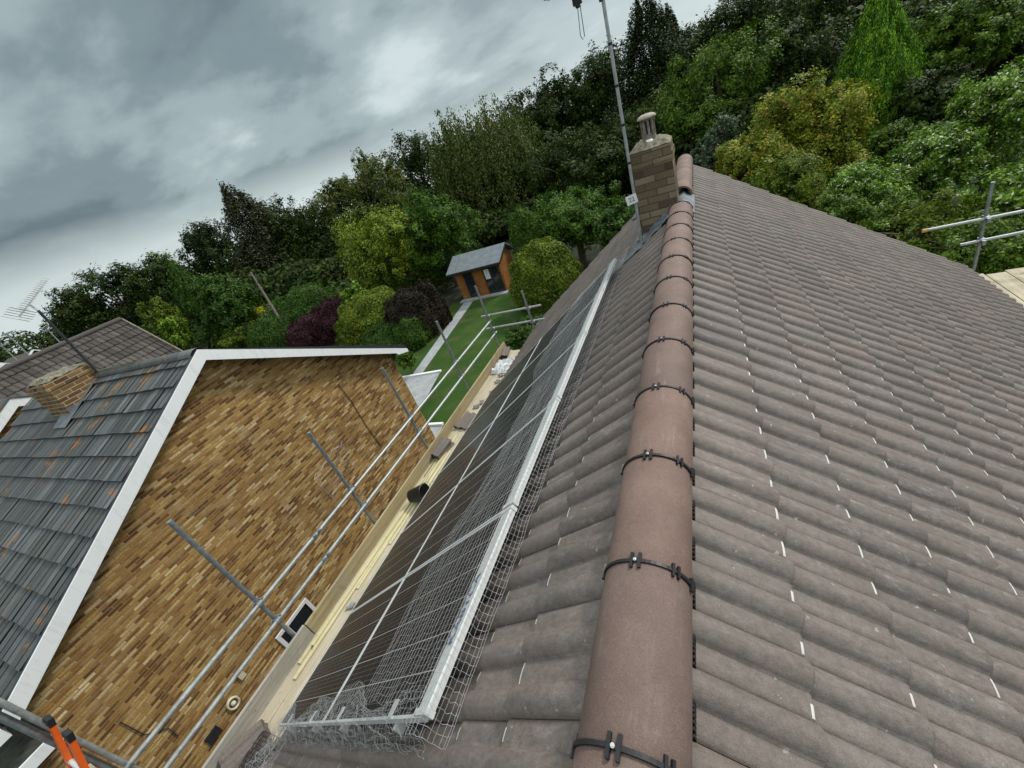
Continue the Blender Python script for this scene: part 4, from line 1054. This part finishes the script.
LM['spruce'] = mat_leaf('brownish_spruce', (0.0248, 0.0336, 0.0160), (0.0536, 0.0616, 0.0272), (0.0952, 0.0952, 0.0448))
LM['maple'] = mat_leaf('yellow_green_maple', (0.0655, 0.1047, 0.0102), (0.1636, 0.2290, 0.0206), (0.3272, 0.3927, 0.0458))
LM['laurel'] = mat_leaf('bright_laurel', (0.0164, 0.0498, 0.0045), (0.0484, 0.1180, 0.0095), (0.1355, 0.2363, 0.0218), rough=.35)
LM['cyp'] = mat_leaf('bright_cypress', (0.0260, 0.0857, 0.0061), (0.0910, 0.2142, 0.0130), (0.3360, 0.5600, 0.0420))
LM['autumn'] = mat_leaf('yellow_orange_leaf', (0.0585, 0.1097, 0.0084), (0.1975, 0.2560, 0.0209), (0.4828, 0.4535, 0.0513), (0.4389, 0.2195, 0.0513), .07)
LM['flower'] = mat_leaf('flowering_bush', (0.0387, 0.0989, 0.0097), (0.1300, 0.2519, 0.0224), (0.3466, 0.5038, 0.0625), (0.7400, 0.7600, 0.5800), .09, .4)
LM['bush'] = mat_leaf('olive_green_bush', (0.0363, 0.0681, 0.0055), (0.1019, 0.1568, 0.0135), (0.2462, 0.3001, 0.0304))
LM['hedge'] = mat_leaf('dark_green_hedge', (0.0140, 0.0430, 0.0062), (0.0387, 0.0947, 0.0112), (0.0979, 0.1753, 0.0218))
LM['lime'] = mat_leaf('lime_shrub', (0.0504, 0.0952, 0.0088), (0.1344, 0.2352, 0.0176), (0.3360, 0.5040, 0.0560))
LM['yellow'] = mat_leaf('yellow_shrub', (0.182, 0.196, 0.011), (0.476, 0.448, 0.021), (0.600, 0.520, 0.040))
LM['purple'] = mat_leaf('purple_shrub', (0.0200, 0.0064, 0.0104), (0.0536, 0.0160, 0.0248), (0.1120, 0.0392, 0.0504))
LM['maroon'] = mat_leaf('dark_brown_red_shrub', (0.0121, 0.0103, 0.0066), (0.0254, 0.0188, 0.0121), (0.0508, 0.0382, 0.0188))
LM['greyg'] = mat_leaf('grey_green_leaf', (0.0200, 0.0424, 0.0200), (0.0560, 0.0952, 0.0472), (0.1456, 0.2016, 0.1120), (0.3200, 0.3600, 0.2800), .04)

def tree(top, D, wpx, zb, kind, mat, label, cat='tree', n=6000, leaf=.2, asp=.5, group=None, name='tree', h=None, wscale=1.0):
    """top: pixel of the crown top; D depth (or None with h = height above ground)"""
    d = ray(*top)
    if D is None: D = (9-h)*FPX/abs(d.z)
    P = d*(D/FPX); R = wpx*D/FPX*wscale
    zt = P.z; RZ_ = max(.4, (zt-zb)/2); c = Vector((P.x, P.y, zb+RZ_))
    if kind == 'dome': RZ_ = max(.4, (zt-zb)/1.36); c.z = zb+RZ_*.36
    rng = np.random.default_rng(abs(hash((top[0]*7+top[1]*13))) % 99991)
    pts, N, up = crown_pts(kind, R, RZ_, n, rng)
    me = leaf_mesh('crown', pts, N, leaf, asp, mat, rng, up)
    root = thing(name, label, cat, (c.x, c.y, -9), group)
    o = bpy.data.objects.new('foliage' if cat != 'tree' else 'crown', me); COL.objects.link(o); o.parent = root; o.location = (0, 0, c.z+9)
    mb = MB(); r0 = max(.04, min(.38, R*.075)); hh = (c.z+9)
    topz = hh+RZ_*.55
    pp = [(0, 0, -.05), (random.uniform(-.1, .1), random.uniform(-.1, .1), topz*.35), (random.uniform(-.2, .2)*R*.3, random.uniform(-.2, .2)*R*.3, topz*.7), (0, 0, topz)]
    mb.tube(pp, [r0, r0*.8, r0*.5, r0*.15], 7)
    if kind in ('broad', 'airy', 'willow', 'dome'):
        for k in range(7):
            a = k*.9+rng.random(); z0_ = topz*rng.uniform(.35, .8)
            e = (R*.65*math.cos(a), R*.65*math.sin(a), min(z0_+R*.5, hh+RZ_*.6)); mid = (e[0]*.5, e[1]*.5, z0_+(e[2]-z0_)*.6)
            mb.tube([(0, 0, z0_), mid, e], [r0*.45, r0*.28, r0*.08], 5)
    part('trunk' if cat == 'tree' else 'stem', mb, M['bark'], root, local=True)
    return root
T = tree
WG = 'trees of the wood behind the gardens'
# far wood, from left to right along its skyline
for (tx, ty, D, w, kind, mt, lb, n, lf) in [
    (50, 284, 60, 36, 'broad', 'dark', 'dark tree behind the barred aerial, leftmost of the wood', 9000, .21),
    (86, 262, 62, 36, 'broad', 'dark', 'dark rounded tree right of the barred aerial on the skyline', 9000, .21),
    (122, 250, 63, 38, 'broad', 'dark', 'dark tree above the peak of the plain brown roof', 10000, .21),
    (150, 243, 66, 24, 'broad', 'mid', 'narrow green tree with light showing beside it on the left skyline', 6000, .21),
    (186, 214, 64, 34, 'broad', 'conif', 'dark ragged tree left of the brownish spruce', 11000, .20),
    (224, 182, 60, 62, 'conifer', 'spruce', 'brownish drooping spruce with a pointed top on the left skyline', 18000, .20),
    (252, 197, 64, 40, 'broad', 'dark', 'dark tree just right of the brownish spruce', 11000, .21),
    (288, 192, 66, 42, 'broad', 'dark', 'dark flat-topped tree between the spruce and the airy birch', 11000, .21),
    (322, 168, 60, 36, 'broad', 'olive', 'olive tree at the foot of the airy birch on its left', 11000, .19),
    (360, 134, 58, 34, 'airy', 'olive', 'airy olive birch with thin top branches against the cloud', 10000, .17),
    (352, 160, 56, 46, 'broad', 'olive', 'broad olive tree wrapped round the airy birch', 15000, .18),
    (402, 124, 70, 44, 'broad', 'dark', 'dark tree between the airy birch and the weeping birch', 12000, .22),
    (436, 100, 50, 34, 'willow', 'olive', 'left crown of weeping olive birch with wispy top', 16000, .15),
    (474, 90, 48, 52, 'willow', 'olive', 'broad weeping olive birch above the garden office', 40000, .14),
    (520, 72, 62, 42, 'broad', 'dark', 'dark tree right behind the weeping birch', 12000, .21),
    (556, 50, 60, 48, 'broad', 'dark', 'dark tall tree halfway between weeping birch and mast', 15000, .21),
    (596, 36, 58, 48, 'broad', 'dark', 'dark tall tree immediately left of the mast', 16000, .20),
    (640, -14, 50, 78, 'conifer', 'conif', 'tall dark conifer behind the mast with open pointed top', 34000, .17),
    (664, 4, 54, 50, 'conifer', 'conif', 'dark conifer with a forked tip right of the mast', 20000, .18),
    (702, 4, 52, 56, 'broad', 'dark', 'dark tree rising beside the forked conifer', 17000, .19),
    (748, -30, 50, 66, 'broad', 'dark', 'large dark tree behind the broad green tree above the ridge', 20000, .19),
    (815, -70, 48, 70, 'broad', 'dark', 'large dark tree behind the yellowing tree', 20000, .18),
    (930, -80, 46, 72, 'broad', 'dark', 'large dark tree right of the bright cypress', 20000, .18),
    (1010, -120, 44, 76, 'broad', 'dark', 'large dark tree at the upper right corner', 20000, .18)]:
    T((tx, ty), D, w, -8.6, kind, LM[mt], lb, n=n, leaf=lf, group=WG, name={'conifer': 'conifer_tree', 'willow': 'weeping_birch'}.get(kind, 'tree'))
for (tx, ty, D, w, mt, lb, n, lf) in [
    (560, 128, 42, 60, 'dark', 'dark green tree low behind the large shrub beside the mast', 18000, .16),
    (636, 100, 40, 60, 'dark', 'dark tree directly behind the chimney', 18000, .15),
    (712, 26, 36, 80, 'mid', 'broad deep green tree above the far end of the ridge', 42000, .13),
    (782, 14, 37, 66, 'dark', 'deep green tree between the cypress and the chimney', 24000, .14),
    (962, -10, 32, 62, 'mid', 'green tree with light leaves in front of the dark wood at the right', 28000, .13),
    (1040, -30, 34, 66, 'dark', 'dark green tree cut by the right edge above the flowering bush', 20000, .14)]:
    T((tx, ty), D, w, -8.9, 'broad', LM[mt], lb, n=n, leaf=lf, group='dark trees at the end of the garden')
# nearer garden trees
S = dict(name='shrub', cat='shrub'); B = dict(name='bush', cat='bush')
T((882, -18), 25, 35, -8.8, 'cypress', LM['cyp'], 'bright green cone-shaped cypress standing before the dark wood', n=60000, leaf=.085, asp=.38, name='cypress_tree')
T((806, 66), 21, 66, -8.9, 'broad', LM['autumn'], 'yellow and orange tinged tree beyond the far roof edge', n=48000, leaf=.075, asp=.5)
T((752, 108), 21, 48, -8.9, 'broad', LM['autumn'], 'smaller yellowing tree near the end of the ridge', n=24000, leaf=.075, asp=.5)
T((846, 108), 20, 40, -8.9, 'broad', LM['autumn'], 'yellowing bush between the bright cypress and the white blossom', n=20000, leaf=.075, asp=.5, **B)
T((716, 108), 24, 32, -8.8, 'broad', LM['greyg'], 'grey-green bushy tree with pale leaves right of the chimney', n=14000, leaf=.085)
T((1012, 58), 16, 70, -8.9, 'broad', LM['flower'], 'green tree with white blossom behind the right-hand scaffold', n=52000, leaf=.062, asp=.5)
T((948, 118), 17, 56, -8.9, 'broad', LM['flower'], 'white-flowering bush left of the blossom tree', n=34000, leaf=.062, asp=.5, **B)
T((872, 152), 17, 52, -8.9, 'broad', LM['flower'], 'light green bush below the bright cypress', n=28000, leaf=.062, asp=.5, **B)
T((1050, 150), 13, 66, -8.9, 'broad', LM['flower'], 'light green bush at the right edge above the scaffold boards', n=24000, leaf=.058, asp=.5, **B)
T((925, 200), 13.5, 66, -8.9, 'broad', LM['bush'], 'green bush just behind the scaffold rails with the ochre cap', n=24000, leaf=.058, asp=.5, **B)
T((985, 218), 12.0, 62, -8.9, 'broad', LM['mid'], 'dark green bush right behind the scaffold upright at the far right', n=20000, leaf=.055, asp=.5, **B)
T((790, 150), 17, 50, -8.9, 'broad', LM['bush'], 'green bush under the yellowing tree along the roof edge', n=22000, leaf=.065, asp=.5, **B)
T((848, 190), 15, 54, -8.9, 'broad', LM['mid'], 'mid-green bush along the roof edge left of the ochre-capped rail', n=24000, leaf=.06, asp=.5, **B)
T((360, 208), 34, 58, -8.8, 'broad', LM['maple'], 'yellow-green maple with layered leaves left of the laurel', n=34000, leaf=.095, asp=.55, name='maple_tree')
T((420, 192), 34, 52, -8.9, 'broad', LM['laurel'], 'bright green bushy tree left of the garden office', n=26000, leaf=.11)
T((564, 184), None, 58, -8.9, 'broad', LM['laurel'], 'large glossy green shrub between the garden office and the mast', h=5.6, n=34000, leaf=.085, **S)
T((518, 210), None, 19, -8.9, 'dome', LM['laurel'], 'clipped green shrub at the right end of the garden office roof', h=4.7, n=9000, leaf=.08, **S)
T((612, 192), None, 34, -8.9, 'broad', LM['hedge'], 'dark green shrub touching the roof edge below the mast', h=5.0, n=14000, leaf=.09, **S)
T((534, 243), None, 38, -8.95, 'dome', LM['bush'], 'round olive-green bush in front of the garden office', h=3.7, n=26000, leaf=.065, **S)
T((520, 318), None, 30, -8.97, 'broad', LM['hedge'], 'low dark bush under the round olive bush at the roof edge', h=1.7, n=10000, leaf=.055, **S)
T((556, 316), None, 24, -8.97, 'broad', LM['mid'], 'low green bush with pale leaves beside the far scaffold rails', h=1.9, n=9000, leaf=.055, **S)
T((938, 62), 25, 44, -8.9, 'broad', LM['dark'], 'dark bush filling the gap right of the bright cypress', n=18000, leaf=.10, **B)
T((905, 118), 22, 36, -8.9, 'broad', LM['mid'], 'mid-green bush at the right foot of the bright cypress', n=14000, leaf=.08, **B)
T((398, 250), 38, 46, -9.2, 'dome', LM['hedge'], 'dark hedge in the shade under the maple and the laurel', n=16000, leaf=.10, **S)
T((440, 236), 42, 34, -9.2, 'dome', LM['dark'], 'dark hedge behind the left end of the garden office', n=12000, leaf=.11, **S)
# planting beyond the neighbour's roof
T((206, 272), 44, 42, -8.8, 'broad', LM['hedge'], 'mid-green bushy tree left of the bare leaning pole', n=20000, leaf=.14)
T((168, 262), 50, 19, -8.8, 'cypress', LM['hedge'], 'slim dark cypress left of the bushy tree', n=12000, leaf=.17, asp=.35, name='cypress_tree')
T((142, 294), 46, 20, -8.8, 'broad', LM['bush'], 'yellow-green shrub behind the peak of the brown roof', n=8000, leaf=.13, **S)
T((160, 312), 44, 14, -8.8, 'broad', LM['lime'], 'lime-coloured shrub beside the slim dark cypress', n=6000, leaf=.12, **S)
T((256, 309), None, 14, -8.9, 'dome', LM['yellow'], 'bright yellow shrub at the foot of the bare pole', h=3.2, n=8000, leaf=.10, **S)
T((236, 326), None, 27, -8.9, 'broad', LM['bush'], 'green shrub below the yellow one, above the white gable edge', h=2.6, n=11000, leaf=.09, **S)
T((200, 332), None, 28, -8.9, 'broad', LM['hedge'], 'dark green shrub over the ridge end of the grey roof', h=2.8, n=10000, leaf=.10, **S)
T((294, 289), None, 36, -8.9, 'dome', LM['hedge'], 'clipped dark green hedge dome behind the yellow shrub', h=4.1, n=17000, leaf=.09, **S)
T((268, 316), None, 32, -8.9, 'dome', LM['hedge'], 'low clipped hedge dome in front of the taller one', h=2.9, n=14000, leaf=.085, **S)
T((326, 301), None, 28, -8.9, 'dome', LM['purple'], 'deep purple rounded shrub among the green hedges', h=3.2, n=16000, leaf=.085, **S)
T((302, 318), None, 25, -8.9, 'dome', LM['purple'], 'lower purple shrub nearest the white gable edge', h=2.4, n=10000, leaf=.085, **S)
T((346, 283), None, 20, -8.9, 'broad', LM['lime'], 'light green leafy shrub between the hedge and the maple', h=4.3, n=9000, leaf=.10, **S)
T((362, 294), None, 42, -8.9, 'dome', LM['bush'], 'large clipped green dome right of the purple shrub', h=3.5, n=28000, leaf=.07, **S)
T((400, 292), None, 30, -9.2, 'dome', LM['maroon'], 'brownish red shrub beside the large clipped dome', h=3.3, n=16000, leaf=.08, **S)
T((420, 282), None, 15, -9.1, 'dome', LM['maroon'], 'dark reddish shrub at the left side of the garden office', h=3.3, n=10000, leaf=.09, **S)
T((384, 322), None, 34, -9.1, 'dome', LM['hedge'], 'dark low shrub along the left side of the lawn', h=1.9, n=13000, leaf=.07, **S)
T((402, 318), None, 21, -9.1, 'dome', LM['hedge'], 'dark low shrub bordering the lawn closer to the garden office', h=2.0, n=12000, leaf=.07, **S)
T((400, 350), None, 12, -8.97, 'broad', LM['mid'], 'little green shrub peeping past the white gable corner', h=1.6, n=4500, leaf=.06, **S)
# dense undergrowth of the wood: nobody could count it
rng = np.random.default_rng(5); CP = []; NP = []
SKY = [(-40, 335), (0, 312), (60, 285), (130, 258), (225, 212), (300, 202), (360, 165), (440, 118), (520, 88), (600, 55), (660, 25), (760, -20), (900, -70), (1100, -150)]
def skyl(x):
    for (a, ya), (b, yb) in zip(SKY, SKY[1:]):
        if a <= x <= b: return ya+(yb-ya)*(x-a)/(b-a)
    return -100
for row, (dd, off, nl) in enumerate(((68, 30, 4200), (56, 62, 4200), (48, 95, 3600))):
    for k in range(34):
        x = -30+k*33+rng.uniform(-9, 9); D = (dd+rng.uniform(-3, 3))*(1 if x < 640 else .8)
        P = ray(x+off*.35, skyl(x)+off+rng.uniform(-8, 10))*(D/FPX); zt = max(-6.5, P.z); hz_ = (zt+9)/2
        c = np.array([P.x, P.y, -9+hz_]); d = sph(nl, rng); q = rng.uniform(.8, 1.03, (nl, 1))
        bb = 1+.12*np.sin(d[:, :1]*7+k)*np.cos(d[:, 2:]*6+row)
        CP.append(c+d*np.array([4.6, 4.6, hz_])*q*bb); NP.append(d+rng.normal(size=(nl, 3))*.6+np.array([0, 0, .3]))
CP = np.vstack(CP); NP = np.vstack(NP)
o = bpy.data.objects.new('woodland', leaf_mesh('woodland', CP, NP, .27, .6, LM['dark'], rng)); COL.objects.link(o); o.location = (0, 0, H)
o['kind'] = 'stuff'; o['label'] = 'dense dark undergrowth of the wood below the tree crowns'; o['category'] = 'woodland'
# bare leaning pole
q0 = at_z(274, 310, -7.2)
q0 = at_d(273, 308, 40); q1 = at_d(250.5, 272, 40)
pl_ = thing('dead_trunk', 'bare pale leaning trunk standing behind the yellow shrub', 'dead tree', (q0.x, q0.y, -9))
mb = MB(); dd = (q0-q1); mb.tube([q0+dd*((q0.z+9)/max(.1, -dd.z)) if dd.z < 0 else q0, q0, (q0+q1)/2, q1], [.16, .12, .10, .07], 8); part('trunk', mb, M['deadwood'], pl_)
mb = MB(); mb.tube([q1+(q0-q1)*.35, q1+(q0-q1)*.2+Vector((.5, 0, .5))], [.05, .02], 5); mb.tube([q1+(q0-q1)*.15, q1+Vector((-.5, .1, -.1))], [.05, .02], 5); part('branch', mb, M['deadwood'], pl_)

# ------------------------------------------------------------------ sky and light
w = bpy.data.worlds.new('World'); sc.world = w; w.use_nodes = True; nt = w.node_tree; nt.nodes.clear()
N = lambda t, **k: (lambda nd: [setattr(nd, a, b) for a, b in k.items()] and nd or nd)(nt.nodes.new(t))
SUN_EL, SUN_AZ = math.radians(44), math.radians(36)   # azimuth clockwise from +Y
sky = N('ShaderNodeTexSky', sky_type='NISHITA'); sky.sun_disc = False; sky.sun_elevation = SUN_EL; sky.sun_rotation = SUN_AZ
tc = N('ShaderNodeTexCoord'); sp = N('ShaderNodeSeparateXYZ'); nt.links.new(tc.outputs['Generated'], sp.inputs[0])
def mth(op, a, b=0.0):
    nd = N('ShaderNodeMath', operation=op)
    for i, v in enumerate((a, b)):
        if hasattr(v, 'links'): nt.links.new(v, nd.inputs[i])
        else: nd.inputs[i].default_value = v
    return nd.outputs[0]
zc = mth('ADD', mth('MAXIMUM', sp.outputs[2], 0.0), .30)
cb = N('ShaderNodeCombineXYZ'); nt.links.new(mth('DIVIDE', sp.outputs[0], zc), cb.inputs[0]); nt.links.new(mth('DIVIDE', sp.outputs[1], zc), cb.inputs[1])
mp = N('ShaderNodeMapping'); nt.links.new(cb.outputs[0], mp.inputs[0]); mp.inputs['Rotation'].default_value = (0, 0, math.radians(35)); mp.inputs['Scale'].default_value = (.9, 1.15, 1); mp.inputs['Location'].default_value = (3.3, 1.7, 0)
n1 = N('ShaderNodeTexNoise'); nt.links.new(mp.outputs[0], n1.inputs['Vector']); n1.inputs['Scale'].default_value = 1.1; n1.inputs['Detail'].default_value = 6.5; n1.inputs['Roughness'].default_value = .53; n1.inputs['Distortion'].default_value = .12
def wramp(sock, stops):
    nd = N('ShaderNodeValToRGB'); cr = nd.color_ramp; cr.interpolation = 'EASE'
    while len(cr.elements) < len(stops): cr.elements.new(.5)
    for e, (p, c) in zip(cr.elements, stops): e.position = p; e.color = (*c, 1)
    nt.links.new(sock, nd.inputs[0]); return nd.outputs[0]
cloud = wramp(n1.outputs[0], [(.36, (.150, .200, .225)), (.47, (.235, .305, .330)), (.56, (.38, .47, .49)), (.68, (.66, .76, .77))])
def wmix(f, a, b, blend='MIX'):
    nd = N('ShaderNodeMix', data_type='RGBA', blend_type=blend)
    for i, v in ((0, f), (6, a), (7, b)):
        if hasattr(v, 'links'): nt.links.new(v, nd.inputs[i])
        elif isinstance(v, tuple): nd.inputs[i].default_value = (*v, 1)
        else: nd.inputs[i].default_value = v
    return nd.outputs[2]
hz = N('ShaderNodeMapRange'); nt.links.new(mth('ADD', sp.outputs[2], mth('MULTIPLY', n1.outputs[0], .10)), hz.inputs[0]); hz.inputs[1].default_value = .10; hz.inputs[2].default_value = .165; hz.inputs[3].default_value = .68; hz.inputs[4].default_value = 0.0
c1 = wmix(hz.outputs[0], cloud, (.82, .92, .92))
# brightening towards +X (cloud thins on that side) and overhead
bx_ = N('ShaderNodeMapRange'); nt.links.new(mth('ADD', sp.outputs[0], mth('MULTIPLY', mth('SUBTRACT', n1.outputs[0], .5), .6)), bx_.inputs[0]); bx_.inputs[1].default_value = -.50; bx_.inputs[2].default_value = .25; bx_.inputs[3].default_value = 0; bx_.inputs[4].default_value = .80
c1 = wmix(bx_.outputs[0], c1, (.78, .88, .89))
zen = N('ShaderNodeMapRange'); nt.links.new(sp.outputs[2], zen.inputs[0]); zen.inputs[1].default_value = .40; zen.inputs[2].default_value = .80; zen.inputs[3].default_value = 0; zen.inputs[4].default_value = 1
c1 = wmix(zen.outputs[0], c1, (1.15, 1.22, 1.22))
skb = wmix(1.0, sky.outputs[0], (.08, .08, .08), 'MULTIPLY')
c1 = wmix(.08, c1, skb)
bg = N('ShaderNodeBackground'); nt.links.new(c1, bg.inputs[0]); bg.inputs[1].default_value = 1.0
wo = N('ShaderNodeOutputWorld'); nt.links.new(bg.outputs[0], wo.inputs[0])
sl = bpy.data.lights.new('sun', 'SUN'); sl.energy = 2.3; sl.angle = math.radians(8); sl.color = (1, .96, .90)
so = bpy.data.objects.new('sun', sl); COL.objects.link(so)
sd = Vector((math.sin(SUN_AZ)*math.cos(SUN_EL), math.cos(SUN_AZ)*math.cos(SUN_EL), math.sin(SUN_EL)))
so.rotation_euler = sd.to_track_quat('Z', 'Y').to_euler()
sc.view_settings.view_transform = 'Standard'; sc.view_settings.look = 'None'; sc.view_settings.exposure = 0.0; sc.view_settings.gamma = 1.0
sc.view_settings.use_curve_mapping = False
sc.cycles.max_bounces = 4; sc.cycles.diffuse_bounces = 2; sc.cycles.glossy_bounces = 2; sc.cycles.transparent_max_bounces = 4
